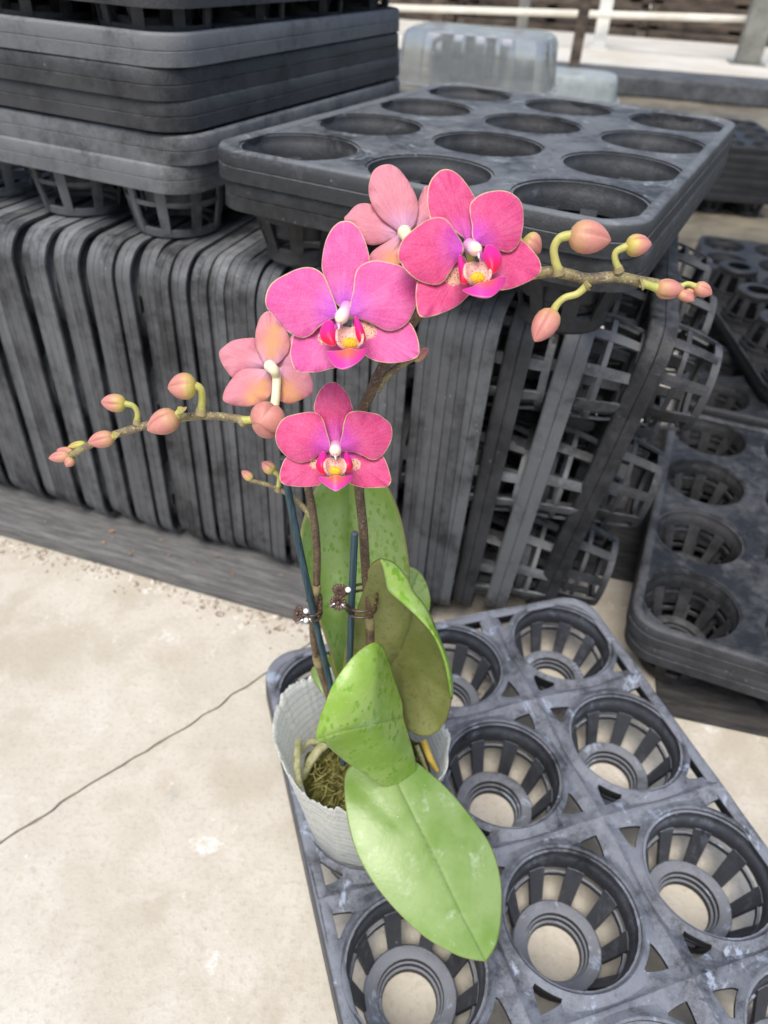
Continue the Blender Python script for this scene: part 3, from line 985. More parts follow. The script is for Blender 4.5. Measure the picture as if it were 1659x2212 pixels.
# ------------------------------------------------------------------ orchid plant
plant = empty('orchid_plant', (PX, PY, .10))
tag(plant, 'pink moth orchid in flower with two arching spikes and green leaves', 'orchid')
bpy.context.view_layer.update()
PINV = Matrix.Translation((-PX, -PY, -.10))
def pobj(name, me, parent, mat):
    # geometry given in world coordinates, object placed under the plant
    me.transform(PINV)
    return obj(name, me, parent, mat)
def ptube(name, path, radii, parent, mat, seg=12, **k):
    v, f, al = tube_data(path, radii, seg, **k)
    me = mesh(name, v, f, attrs={'along': al})
    smooth_by_angle(me, 50)
    return pobj(name, me, parent, mat)
def segdist(p, a, b):
    ab = b-a
    t = max(0, min(1, (p-a).dot(ab)/max(ab.length_squared, 1e-9)))
    return (p-(a+ab*t)).length
def blade(name, outline, center, parent, mat, tfun=None, n=84, rings=11, thick=.0006, fc=None, fr=1.0, spot=None, rib=None, ribw=6, ribd=.001, wave=0, seed=0):
    O = crom(outline, n, True)
    C = Vector(center)
    # plane through the outline's depths plus a smooth residual, so no cone forms at the centre
    mx_, my_ = sum(o.x for o in O)/n, sum(o.y for o in O)/n
    mt_ = sum(o.z for o in O)/n
    sxx = sum((o.x-mx_)**2 for o in O); syy = sum((o.y-my_)**2 for o in O); sxy = sum((o.x-mx_)*(o.y-my_) for o in O)
    sxt = sum((o.x-mx_)*(o.z-mt_) for o in O); syt = sum((o.y-my_)*(o.z-mt_) for o in O)
    det = sxx*syy-sxy*sxy
    ga, gb = (sxt*syy-syt*sxy)/det, (syt*sxx-sxt*sxy)/det
    plane = lambda x, y: mt_+ga*(x-mx_)+gb*(y-my_)
    rc = C.z-plane(C.x, C.y)
    v, e_, r_, a_, s_, rb_ = [], [], [], [], [], []
    def put(p, fe, k):
        px, py, t = p
        dr = 1e9
        if rib:
            q = Vector((px, py))
            for i in range(len(rib)-1):
                dr = min(dr, segdist(q, Vector(rib[i]), Vector(rib[i+1])))
        g = math.exp(-(dr/ribw)**2) if rib else 0
        tt = t+(tfun(px, py, fe) if tfun else 0)+g*ribd
        if wave: tt += wave*fe**3*noise.noise(Vector((k*.22*72/n, seed*7.1, fe)))
        v.append(at_t(px, py, tt))
        e_.append(fe)
        f0 = fc or (C.x, C.y)
        r_.append(math.hypot(px-f0[0], py-f0[1])/fr)
        a_.append(math.atan2(py-f0[1], px-f0[0]))
        s_.append(max([math.exp(-(((px-q[0])/q[2])**2+((py-q[1])/q[2])**2)*1.2) for q in spot]) if spot else 0)
        rb_.append(math.exp(-(dr/(ribw*.45))**2) if rib else 0)
    put(C, 0, 0)
    for q in range(1, rings+1):
        fe = (q/rings)**.72
        for k in range(n):
            pp = C.lerp(O[k], fe)
            pp.z = plane(pp.x, pp.y)+rc*(1-fe*fe)+(O[k].z-plane(O[k].x, O[k].y))*fe*fe
            put(pp, fe, k)
    f = [(0, 1+k, 1+(k+1) % n) for k in range(n)]
    for q in range(rings-1):
        for k in range(n):
            k2 = (k+1) % n
            f.append((1+q*n+k, 1+(q+1)*n+k, 1+(q+1)*n+k2, 1+q*n+k2))
    me = mesh(name, v, f, attrs={'edge': e_, 'rad': r_, 'ang': a_, 'spot': s_, 'rib': rb_})
    o = pobj(name, me, parent, mat)
    if thick:
        m = o.modifiers.new('thick', 'SOLIDIFY'); m.thickness = thick; m.offset = 0
    return o
def P2(pts, sc, ox, oy): return [(ox+x*sc, oy+y*sc) for x, y in pts]
def centroid(pts): return (sum(p[0] for p in pts)/len(pts), sum(p[1] for p in pts)/len(pts))

def flower(Y, sc, ox, oy, cen, dorsal, petals, sepals, lobes, mid, callus, col, spots, gx=0, gy=0, mat='petal', fr=150, seed=0):
    K = lambda pts: P2(pts, sc, ox, oy)
    cx, cy = K([cen])[0]
    t0 = tY(cx, cy, Y)
    m2 = t0/FPX     # metres per pixel here
    tilt = lambda x, y: gx*(x-cx)*m2+gy*(y-cy)*m2
    # the column is the flower's core
    (ax, ay), (bx, by), cr_ = K([col[0]])[0], K([col[1]])[0], col[2]*sc*m2
    p0, p1 = at_t(ax, ay, t0+.0015), at_t(bx, by, t0-.009)
    vv, ff, al = tube_data([p0, p0.lerp(p1, .35), p0.lerp(p1, .7), p1], [cr_*1.15, cr_*1.0, cr_*.95, cr_*1.0, cr_*1.05, cr_*.95, cr_*.62, cr_*.05], 16, n=24)
    core = pobj('flower', mesh('flower', vv, ff, attrs={'along': al}), plant, MAT['column'])
    # beak under the column
    bk0, bk1 = at_t(bx, by+2, t0-.009), at_t(bx+1, by+cr_/m2*1.15, t0-.0088)
    ptube('rostellum', [bk0, bk1], [cr_*.35, cr_*.06], core, MAT['column'], 8, n=6)
    def bulge(pts, dt, back, cup):
        c = centroid(pts)
        L = max(math.hypot(x-cx, y-cy) for x, y in pts)
        def tf(x, y, fe):
            r = math.hypot(x-cx, y-cy)/L
            return tilt(x, y)+dt+back*r*r*r*m2*60-cup*(1-fe*fe)*m2*14-.0012*(1-min(1, r*1.4))
        return c, tf
    def part(nm, pts, dt, back, cup, m, sp=None, th=.0006, wv=.0014, sd=0):
        c, tf = bulge(pts, dt, back, cup)
        return blade(nm, [(x, y, t0) for x, y in pts], (c[0], c[1], t0), core, MAT[m], tf, thick=th, fc=(cx, cy), fr=fr, spot=sp, wave=wv, seed=seed+sd)
    part('dorsal_sepal', K(dorsal), .0030, .0, .5, mat, sd=1)
    for i, s_ in enumerate(sepals):
        sp_ = [(*K([q[:2]])[0], q[2]*sc) for q in spots[i]] if spots else None
        part('lateral_sepal', K(s_), .0036, -.15, .5, mat, sp_, sd=2+i)
    for i, p_ in enumerate(petals): part('petal', K(p_), .0006, .15, .9, mat, sd=5+i)
    # lip
    (kx, ky) = K([callus[:2]])[0]
    kr = callus[2]*sc
    base = [(kx-kr*2.1, ky-kr*2.1), (kx-kr*.9, ky-kr*2.6), (kx, ky-kr*2.4), (kx+kr*.9, ky-kr*2.6), (kx+kr*2.0, ky-kr*2.0), (kx+kr*2.1, ky-kr*.2), (kx+kr*1.2, ky+kr*.9), (kx, ky+kr*1.2), (kx-kr*1.2, ky+kr*.9), (kx-kr*2.1, ky-kr*.2)]
    def lipf(x, y, fe): return tilt(x, y)-.0035-.0035*fe*fe*min(1.4, abs(x-kx)/(kr*1.6))+(.004*max(0, (ky-kr-y)/kr/2))
    blade('lip_base', [(x, y, t0) for x, y in base], (kx, ky-kr*.5, t0), core, MAT['lip_base'], lipf, n=40, rings=8, thick=.0007, fc=(kx, ky), fr=kr*3)
    for i, lb in enumerate(lobes):
        L = K(lb)
        c = centroid(L)
        def lf(x, y, fe, c=c): return tilt(x, y)-.0070+.0018*fe*fe-.0016*(y-c[1])/(kr*2)
        blade('side_lobe', [(x, y, t0) for x, y in L], (c[0], c[1], t0), core, MAT['side_lobe'], lf, n=40, rings=8, thick=.0008, fc=(c[0], max(p[1] for p in L)), fr=max(p[1] for p in L)-min(p[1] for p in L))
    L = K(mid)
    c = centroid(L)
    ytop = min(p[1] for p in L)
    def mf(x, y, fe): return tilt(x, y)-.0095-.0015*(y-ytop)/(kr*2)+.0035*(abs(x-c[0])/(kr*2.6))**2
    blade('mid_lobe', [(x, y, t0) for x, y in L], (c[0], c[1], t0), core, MAT['mid_lobe'], mf, n=48, rings=8, thick=.0008, fc=(c[0], ytop), fr=kr*3.4)
    # callus: a warty yellow bump
    w0 = at_t(kx, ky, t0-.0085+tilt(kx, ky))
    vv, ff = [], []
    for q in range(10):
        u = q/9*math.pi/2
        for k in range(24):
            a = 2*math.pi*k/24
            r = kr*m2*math.cos(u)*(1+.16*math.cos(2*a))*(1+.12*noise.noise(Vector((math.cos(a)*3, math.sin(a)*3, u*3+seed))))
            vv.append(w0+RT*(math.cos(a)*r)+DN*(math.sin(a)*r)-FW*(math.sin(u)*kr*m2*.55*(1+.2*abs(math.cos(a)))))
    for q in range(9):
        for k in range(24):
            k2 = (k+1) % 24
            ff.append((q*24+k, q*24+k2, (q+1)*24+k2, (q+1)*24+k))
    ff.append(tuple(9*24+k for k in range(24)))
    pobj('callus', mesh('callus', vv, ff), core, MAT['callus'])
    return core, (cx, cy, t0)

# main flower, centre left
F1 = flower(.236, .2279, 567, 459, (765, 930),
    [(725, 890), (660, 790), (600, 640), (566, 540), (571, 420), (600, 280), (655, 165), (718, 102), (780, 82), (842, 92), (905, 145), (962, 245), (1000, 360), (1015, 455), (990, 590), (935, 720), (880, 820), (830, 890)],
    [[(705, 905), (665, 795), (605, 640), (562, 577), (500, 535), (420, 522), (330, 540), (240, 580), (130, 640), (70, 700), (36, 780), (30, 860), (60, 930), (110, 982), (152, 1042), (210, 1102), (270, 1147), (340, 1180), (410, 1185), (470, 1152), (520, 1102), (585, 1050), (650, 1012), (712, 985)],
     [(828, 895), (858, 760), (878, 600), (910, 530), (980, 480), (1070, 458), (1170, 470), (1260, 492), (1340, 525), (1420, 590), (1468, 670), (1472, 780), (1452, 890), (1412, 980), (1370, 1048), (1305, 1095), (1222, 1122), (1150, 1110), (1080, 1072), (1000, 1032), (900, 1002), (828, 985)]],
    [[(720, 1000), (560, 1060), (440, 1130), (305, 1170), (270, 1280), (268, 1380), (300, 1478), (345, 1510), (420, 1518), (520, 1512), (620, 1490), (700, 1465), (745, 1410), (770, 1290), (765, 1100)],
     [(860, 1000), (1000, 1010), (1150, 1050), (1300, 1060), (1390, 1045), (1440, 1110), (1480, 1220), (1488, 1320), (1468, 1370), (1400, 1400), (1310, 1420), (1220, 1428), (1130, 1420), (1050, 1400), (980, 1360), (915, 1300), (860, 1150)]],
    [[(620, 1030), (572, 1072), (552, 1150), (562, 1202), (605, 1242), (682, 1266), (690, 1180), (675, 1100), (662, 1042)], [(880, 995), (884, 1080), (900, 1180), (938, 1242), (968, 1220), (965, 1160), (942, 1090), (910, 1030)]],
    [(610, 1335), (640, 1318), (760, 1312), (830, 1295), (900, 1305), (985, 1290), (975, 1335), (930, 1400), (860, 1452), (770, 1485), (700, 1470), (655, 1420)],
    (828, 1235, 58), ((800, 905), (722, 1035), 62), [[(600, 1190, 90)], [(990, 1110, 120)]], gx=-.15, mat='petal_mauve', fr=150, seed=1)
# lower flower
F3 = flower(.226, .1953, 567, 810, (805, 800),
    [(765, 770), (720, 640), (640, 490), (578, 410), (572, 340), (592, 258), (632, 178), (692, 110), (762, 80), (832, 96), (902, 160), (952, 242), (985, 330), (998, 402), (950, 450), (905, 520), (880, 640), (848, 770)],
    [[(748, 765), (716, 650), (690, 550), (660, 480), (610, 430), (540, 412), (450, 420), (350, 440), (260, 470), (200, 520), (160, 600), (145, 680), (165, 770), (210, 840), (270, 900), (340, 945), (420, 968), (500, 955), (565, 920), (640, 872), (735, 835)],
     [(858, 765), (885, 650), (900, 540), (930, 450), (980, 410), (1060, 400), (1160, 415), (1270, 435), (1340, 480), (1400, 530), (1430, 600), (1430, 690), (1400, 780), (1350, 860), (1300, 910), (1240, 938), (1180, 930), (1110, 890), (1020, 852), (870, 832)]],
    [[(720, 850), (600, 880), (480, 930), (380, 930), (272, 910), (222, 980), (192, 1080), (196, 1168), (240, 1210), (330, 1228), (440, 1237), (560, 1230), (640, 1210), (700, 1150), (750, 1000), (755, 880)],
     [(870, 850), (1000, 850), (1110, 890), (1230, 910), (1320, 892), (1370, 970), (1405, 1080), (1422, 1150), (1410, 1210), (1360, 1240), (1260, 1247), (1130, 1245), (1040, 1225), (960, 1190), (895, 1090), (860, 950)]],
    [[(672, 850), (628, 910), (602, 980), (608, 1040), (642, 1080), (690, 1090), (695, 1000), (696, 900)], [(922, 860), (912, 950), (918, 1040), (936, 1066), (985, 1040), (988, 980), (960, 910)]],
    [(627, 1152), (642, 1130), (740, 1132), (802, 1112), (870, 1126), (982, 1112), (987, 1150), (942, 1200), (880, 1250), (810, 1285), (740, 1250), (676, 1200)],
    (805, 1058, 55), ((808, 790), (804, 865), 64), [[(580, 980, 75)], [(1020, 990, 85)]], gy=.1, mat='petal', fr=128, seed=2)
# upper right flower
F2 = flower(.240, .2279, 837, 351, (765, 785),
    [(762, 745), (690, 690), (560, 600), (425, 560), (392, 470), (375, 355), (390, 222), (430, 142), (490, 86), (550, 68), (622, 86), (692, 140), (752, 212), (800, 290), (826, 345), (815, 450), (805, 580), (802, 705)],
    [[(720, 800), (645, 665), (590, 580), (540, 535), (470, 522), (400, 540), (310, 590), (220, 660), (150, 730), (110, 820), (102, 895), (130, 960), (180, 1030), (260, 1100), (350, 1142), (460, 1160), (530, 1130), (580, 1060), (632, 972), (700, 880)],
     [(806, 722), (800, 600), (780, 480), (785, 400), (822, 350), (900, 300), (1000, 275), (1100, 272), (1180, 300), (1250, 360), (1280, 440), (1285, 560), (1270, 680), (1240, 770), (1192, 830), (1140, 852), (1080, 840), (1000, 812), (880, 780)]],
    [[(720, 890), (620, 960), (500, 1060), (390, 1110), (290, 1125), (268, 1220), (270, 1320), (285, 1420), (322, 1465), (400, 1462), (480, 1440), (560, 1410), (650, 1362), (722, 1300), (775, 1235), (790, 1080)],
     [(860, 810), (1000, 790), (1130, 790), (1200, 770), (1262, 740), (1330, 790), (1400, 870), (1440, 930), (1458, 1000), (1440, 1050), (1390, 1100), (1310, 1142), (1200, 1187), (1090, 1210), (990, 1190), (910, 1060)]],
    [[(685, 880), (680, 960), (690, 1060), (702, 1140), (740, 1150), (750, 1100), (740, 1020), (715, 940)], [(955, 785), (922, 830), (920, 900), (945, 972), (985, 1052), (1022, 1040), (1062, 982), (1080, 930), (1070, 880), (1030, 820)]],
    [(712, 1212), (742, 1200), (800, 1186), (860, 1155), (930, 1132), (1000, 1112), (1060, 1080), (1105, 1086), (1105, 1130), (1072, 1190), (1030, 1240), (980, 1275), (900, 1280), (800, 1260), (742, 1236)],
    (855, 1092, 58), ((778, 790), (862, 838), 62), [[(620, 1090, 110)], [(960, 1000, 70)]], gx=.18, mat='petal', fr=150, seed=3)

# flowers seen from behind
def back_flower(Y, sc, ox, oy, cen, parts, fr, seed, ped, gx=0):
    K = lambda pts: P2(pts, sc, ox, oy)
    cx, cy = K([cen])[0]
    t0 = tY(cx, cy, Y)
    m2 = t0/FPX
    pp = K(ped)
    core = ptube('flower', [at_t(x, y, t0-.0015-.0032*math.sin(math.pi*min(1, i/2))) for i, (x, y) in enumerate(pp)], [.0026, .0019, .0018, .0019], plant, MAT['pedicel_pale'])
    for i, (nm, pts, dt, ylw) in enumerate(parts):
        L = K(pts)
        c = centroid(L)
        Lm = max(math.hypot(x-cx, y-cy) for x, y in L)
        def tf(x, y, fe, Lm=Lm, dt=dt):
            r = math.hypot(x-cx, y-cy)/Lm
            return dt+.0012*math.sin(r*3)+.0016*fe**4+gx*(x-cx)*m2
        sp_ = [(*K([q[:2]])[0], q[2]*sc) for q in ylw] if ylw else None
        blade(nm, [(x, y, t0) for x, y in L], (c[0], c[1], t0), core, MAT['petal_back'], tf, thick=.0006, fc=(cx, cy), fr=fr, spot=sp_, wave=.0014, seed=seed+i)
    return core
back_flower(.268, .1628, 459, 648, (770, 890), [
    ('dorsal_sepal', [(710, 860), (632, 750), (582, 600), (575, 470), (592, 360), (640, 232), (700, 168), (770, 160), (840, 230), (920, 330), (990, 440), (1025, 560), (1010, 680), (950, 770), (850, 855)], -.0008, [(800, 560, 170), (820, 420, 120), (780, 700, 110)]),
    ('petal', [(700, 880), (632, 740), (582, 600), (560, 515), (480, 510), (380, 520), (260, 550), (160, 620), (95, 690), (110, 800), (150, 880), (200, 950), (270, 1030), (340, 1000), (430, 950), (560, 925)], .0014, None),
    ('petal', [(850, 880), (950, 760), (1020, 620), (1040, 500), (1100, 470), (1200, 520), (1290, 700), (1280, 870), (1100, 980), (950, 930)], .0014, None),
    ('lateral_sepal', [(700, 930), (560, 912), (420, 922), (330, 972), (240, 1080), (170, 1190), (140, 1300), (162, 1350), (250, 1385), (370, 1405), (480, 1412), (600, 1380), (700, 1340), (770, 1260), (795, 1150), (790, 1000)], -.0004, [(640, 1200, 170), (540, 1290, 140), (700, 1100, 90)]),
    ('lateral_sepal', [(850, 930), (950, 880), (1060, 870), (1170, 940), (1285, 978), (1325, 1080), (1335, 1190), (1310, 1250), (1200, 1310), (1050, 1370), (940, 1355), (872, 1300), (850, 1150)], -.0004, [(980, 1200, 170), (1080, 1290, 120), (930, 1100, 90)]),
    ], 108, 20, [(760, 875), (812, 930), (850, 1020), (848, 1150), (838, 1300), (812, 1470)])
back_flower(.262, .4883, 432, 324, (905, 365), [
    ('dorsal_sepal', [(880, 360), (800, 300), (757, 230), (748, 160), (770, 92), (820, 66), (870, 80), (920, 140), (955, 210), (966, 270), (950, 330), (920, 362)], -.0008, None),
    ('petal', [(885, 370), (800, 300), (760, 245), (700, 243), (655, 285), (640, 308), (670, 345), (715, 390), (760, 420), (840, 400)], .0014, None),
    ('petal', [(925, 345), (950, 290), (975, 210), (1003, 158), (1030, 200), (1040, 260), (1015, 320), (960, 350)], .0014, None),
    ('lateral_sepal', [(895, 372), (830, 408), (762, 455), (735, 520), (760, 570), (830, 560), (885, 500), (905, 420)], -.0004, [(850, 490, 50)]),
    ('lateral_sepal', [(915, 375), (960, 380), (1040, 430), (1060, 500), (1010, 550), (940, 520), (915, 440)], -.0004, [(960, 480, 50)]),
    ], 120, 40, [(905, 365), (915, 385), (925, 420), (935, 470), (950, 520)])

# ---- flower spikes
def px_path(pts, Y): return [at_y(x, y, (Y if len(q) == 0 else q[0])) for x, y, *q in pts]
main_px = [(812, 1600, .247), (803, 1480, .246), (800, 1400, .245), (799, 1330, .245), (791, 1250, .246), (785, 1150, .247), (776, 1060, .248), (772, 980, .250), (780, 900, .252), (800, 850, .252), (828, 790, .253), (868, 730, .255), (905, 680, .256), (960, 645, .256), (1040, 618, .255), (1110, 600, .254), (1180, 588, .252), (1225, 592, .25), (1270, 602, .25), (1330, 598, .25), (1385, 608, .25), (1430, 615, .25), (1478, 622, .25)]
spike1 = ptube('flower_spike', px_path(main_px, .25), [.0024, .0023, .0022, .0021, .0021, .0020, .0020, .0019, .0018, .0018, .0014], plant, MAT['stem'], 14, n=130)
left_px = [(735, 1590, .246), (706, 1490, .246), (684, 1420, .247), (676, 1350, .248), (683, 1270, .249), (684, 1180, .250), (673, 1090, .252), (655, 1020, .254), (628, 965, .256), (595, 928, .256), (525, 907, .253), (450, 898, .251), (390, 903, .250), (320, 918, .249), (250, 938, .248), (200, 958, .247), (152, 984, .246)]
spike2 = ptube('flower_spike', px_path(left_px, .25), [.0020, .0020, .0019, .0018, .0017, .0016, .0016, .0015, .0014], plant, MAT['stem'], 14, n=110)
side1 = ptube('side_branch', px_path([(815, 845, .252), (828, 822, .2525), (850, 800, .253), (885, 778, .253), (905, 768, .253)], .25), [.0015, .0014, .0011], spike1, MAT['stem_green'], 10)
side2 = ptube('side_branch', px_path([(680, 1130, .251), (655, 1095, .255), (620, 1066, .258), (575, 1046, .259), (540, 1038, .259)], .25), [.0014, .0012, .0009], spike2, MAT['stem_green'], 10)
# olive outer stretches of both spikes carry pale speckles: thin sleeves of green nodes
def node_ring(pts, r, parent, mat='bract'):
    ptube('node', px_path(pts, .25), [r*1.02, r*1.22, r*1.05], parent, MAT[mat], 12, n=8)
node_ring([(800, 1358, .245), (800, 1346, .245), (799, 1330, .245)], .0022, spike1)
node_ring([(682, 1282, .249), (683, 1272, .249), (684, 1262, .249)], .0020, spike2)
node_ring([(690, 1440, .2468), (686, 1428, .247), (683, 1416, .247)], .0020, spike2)
def sleeve(pts, radii, parent):
    ptube('young_stem', px_path(pts, .25), radii, parent, MAT['stem_green'], 14, n=70)
sleeve(main_px[15:], [.00200, .00195, .00190, .0018, .00148], spike1)
sleeve(left_px[9:], [.00178, .0017, .0017, .0016, .00150], spike2)

def bud(base, tip, wid, Y, parent, mat='bud', dtip=0, tw=.3, ped=None, pedr=.0012, pmat='pedicel'):
    tb = tY(base[0], base[1], Y)
    p0, p1 = at_t(base[0], base[1], tb), at_t(tip[0], tip[1], tb+dtip)
    ax = p1-p0
    L = ax.length
    T = ax.normalized()
    a = T.orthogonal().normalized()
    b = T.cross(a)
    R = wid/2*tb/FPX
    prof = [(0, .25), (.04, .52), (.12, .78), (.25, .96), (.40, 1.0), (.55, .95), (.70, .80), (.82, .58), (.91, .36), (.97, .16), (1.0, .02)]
    n, lv = 36, 26
    v, f, al, sm = [], [], [], []
    for q in range(lv):
        u = q/(lv-1)
        for i in range(len(prof)-1):
            if prof[i][0] <= u <= prof[i+1][0]:
                x = (u-prof[i][0])/(prof[i+1][0]-prof[i][0])
                rr_ = prof[i][1]+(prof[i+1][1]-prof[i][1])*x
                break
        for k in range(n):
            th = 2*math.pi*k/n
            d = ((th+tw) % (2*math.pi/3))-math.pi/3
            d = math.pi/3-abs(d)
            g = math.exp(-(d/.13)**2)*min(1, u*3)
            r = R*rr_*(1-.15*g+.03*math.cos(3*(th+tw)+math.pi))
            v.append(p0+T*(L*u)+(a*math.cos(th)+b*math.sin(th))*r)
            al.append(u); sm.append(g)
    for q in range(lv-1):
        for k in range(n):
            k2 = (k+1) % n
            f.append((q*n+k, q*n+k2, (q+1)*n+k2, (q+1)*n+k))
    f.append(tuple(range(n))[::-1])
    o = pobj('bud', mesh('bud', v, f, attrs={'along': al, 'seam': sm}), parent, MAT[mat])
    if ped:
        pts = [at_y(x, y, Y) for x, y in ped]+[p0+T*L*.05]
        ptube('pedicel', pts, [pedr*1.15, pedr, pedr, pedr*1.25], parent, MAT[pmat], 10)
        q = pts[0]
        ptube('bract', [q-UP*.0006, q+(pts[1]-q)*.35], [pedr*1.7, pedr*1.25], parent, MAT['bract'], 10, n=6)
    return o
# right spike buds
bud((1230, 508), (1320, 520), 70, .249, spike1, 'bud_pink', 0, .4, [(1208, 588), (1199, 562), (1197, 535), (1210, 514)], .0014)
bud((1352, 532), (1408, 528), 47, .249, spike1, 'bud', 0, .9, [(1338, 583), (1329, 562), (1331, 544)], .0011)
bud((1196, 672), (1155, 738), 56, .245, spike1, 'bud_pink', -.002, .2, [(1272, 612), (1248, 634), (1220, 643), (1203, 658)], .0012)
bud((1417, 622), (1478, 628), 43, .247, spike1, 'bud_pink', 0, 1.2, [(1385, 612), (1400, 616)], .0013)
bud((1500, 618), (1538, 636), 32, .248, spike1, 'bud_pink', 0, .5, [(1470, 620), (1485, 613)], .0009)
bud((1476, 628), (1505, 640), 27, .249, spike1, 'bud_pink', 0, .1)
bud((1465, 632), (1500, 650), 24, .246, spike1, 'bud_pink', 0, .8)
bud((1128, 520), (1168, 545), 56, .262, spike1, 'bud', 0, .6, [(1150, 590), (1120, 560), (1118, 530)], .0012)
bud((893, 778), (926, 752), 24, .253, side1, 'bud_pink', 0, .3)
# left spike buds
bud((424, 833), (362, 838), 58, .250, spike2, 'bud', 0, .5, [(434, 890), (437, 862), (433, 840)], .0015)
bud((272, 872), (218, 868), 40, .249, spike2, 'bud', 0, .9, [(296, 912), (297, 892), (288, 877)], .0011)
bud((384, 898), (318, 930), 56, .245, spike2, 'bud_pink', -.001, .2, [(392, 884), (390, 888)], .0015)
bud((246, 944), (190, 956), 37, .245, spike2, 'bud_pink', 0, .7, [(250, 938), (248, 941)], .0013)
bud((590, 902), (560, 915), 80, .249, spike2, 'bud_pink', -.010, .5, [(520, 908), (540, 907), (560, 905)], .0016)
bud((152, 984), (105, 990), 26, .246, spike2, 'bud_pink', 0, .3)
bud((158, 990), (142, 1008), 22, .245, spike2, 'bud_pink', 0, .3)
bud((160, 974), (122, 972), 16, .248, spike2, 'bud_pink', 0, .6)
bud((185, 958), (146, 966), 17, .249, spike2, 'bud_green', 0, .2)
bud((545, 1036), (522, 1017), 20, .259, side2, 'bud', 0, .4)
bud((592, 1020), (566, 998), 28, .258, side2, 'bud', 0, .2, [(600, 1058), (603, 1035), (600, 1026)], .0009)
# stalks that join the front flowers to the spikes
for fl, (x, y, Y), sp_ in ((F1, (868, 730, .255), spike1), (F2, (1040, 618, .255), spike1), (F3, (655, 1020, .254), spike2)):
    cx, cy, t0 = fl[1]
    a, b = at_y(x, y, Y), at_t(cx, cy, t0+.003)
    ptube('pedicel', [a, a.lerp(b, .5)+FW*.004, b], [.0015, .0013, .0014], fl[0], MAT['pedicel'], 10)

# ---- leaves
def LY(pts): return [(x, y, tY(x, y, Y)) for x, y, Y in pts]
def LZ(pts): return [(x, y, tZ(x, y, z)) for x, y, z in pts]
def leaf(pts, cen, mat, rib, conv=LY, thick=.0016, ribd=.0012, ribw=7, tf=None, n=110):
    return blade('leaf', conv(pts), conv([cen])[0], plant, MAT[mat], tf, n=max(n, 150), rings=30, thick=thick, fc=(cen[0], cen[1]), fr=300, rib=rib, ribd=ribd, ribw=ribw)
leaf([(742, 1500, .25), (715, 1410, .256), (690, 1335, .265), (662, 1262, .272), (648, 1205, .278), (652, 1145, .284), (672, 1080, .291), (705, 1022, .298), (748, 992, .302), (795, 1010, .300), (838, 1055, .294), (864, 1120, .287), (878, 1190, .280), (882, 1250, .274), (870, 1320, .267), (835, 1400, .26), (780, 1490, .25)],
     (756, 1240, .290), 'leaf_rear', [(756, 1490), (758, 1250), (752, 1000)], ribd=.0035, ribw=14)
leaf([(800, 1420, .262), (845, 1300, .277), (872, 1232, .286), (892, 1226, .29), (912, 1243, .292), (925, 1275, .292), (927, 1310, .290), (905, 1370, .281), (850, 1440, .265)],
     (880, 1310, .284), 'leaf_rear', [(820, 1430), (900, 1240)])
# upright leaf showing its underside, with the tip folded over
L2o = leaf([(738, 1500, .248), (742, 1430, .247), (756, 1360, .246), (776, 1300, .245), (794, 1252, .243), (797, 1228, .241), (809, 1214, .239), (824, 1209, .237), (852, 1219, .237), (878, 1249, .236), (892, 1279, .235), (918, 1312, .233), (937, 1350, .231), (953, 1390, .229), (968, 1432, .228), (975, 1471, .227), (974, 1513, .227), (966, 1549, .227), (950, 1575, .228), (925, 1588, .229), (901, 1586, .231), (880, 1572, .233), (845, 1545, .240), (790, 1525, .246)],
     (868, 1412, .241), 'leaf_under', [(790, 1520), (838, 1445), (868, 1398), (886, 1350), (893, 1318)], ribd=.0022, ribw=9)
outer = [(824, 1208), (852, 1218), (878, 1248), (892, 1278), (918, 1311), (937, 1350), (953, 1390), (969, 1432), (976, 1471), (976, 1510)]
inner = [(823, 1210), (830, 1232), (835, 1262), (842, 1278), (866, 1299), (900, 1330), (932, 1365), (950, 1400), (963, 1440), (971, 1480)]
oy = [.237, .237, .236, .235, .233, .231, .229, .228, .227, .227]
ring = [(x, y, Y) for (x, y), Y in zip(outer, oy)]+[(x, y, Y-.0055) for (x, y), Y in reversed(list(zip(inner, oy)))]
v, f, e_, rb_ = [], [], [], []
O1, I1 = crom([(*p, 0) for p in outer], 50), crom([(*p, 0) for p in inner], 50)
YY = crom([(y_, 0, 0) for y_ in oy], 50)
for k in range(50):
    for q in range(7):
        u = q/6
        x, y = O1[k].x+(I1[k].x-O1[k].x)*u, O1[k].y+(I1[k].y-O1[k].y)*u
        Y = YY[k].x-.0010-.0042*math.sin(u*math.pi*.62)
        v.append(at_y(x, y, Y)); e_.append(u); rb_.append(0)
for k in range(49):
    for q in range(6):
        f.append((k*7+q, k*7+q+1, (k+1)*7+q+1, (k+1)*7+q))
fo = pobj('folded_margin', mesh('folded_margin', v, f, attrs={'edge': e_, 'rib': rb_}), L2o, MAT['leaf'])
mm = fo.modifiers.new('thick', 'SOLIDIFY'); mm.thickness = .0012; mm.offset = 0
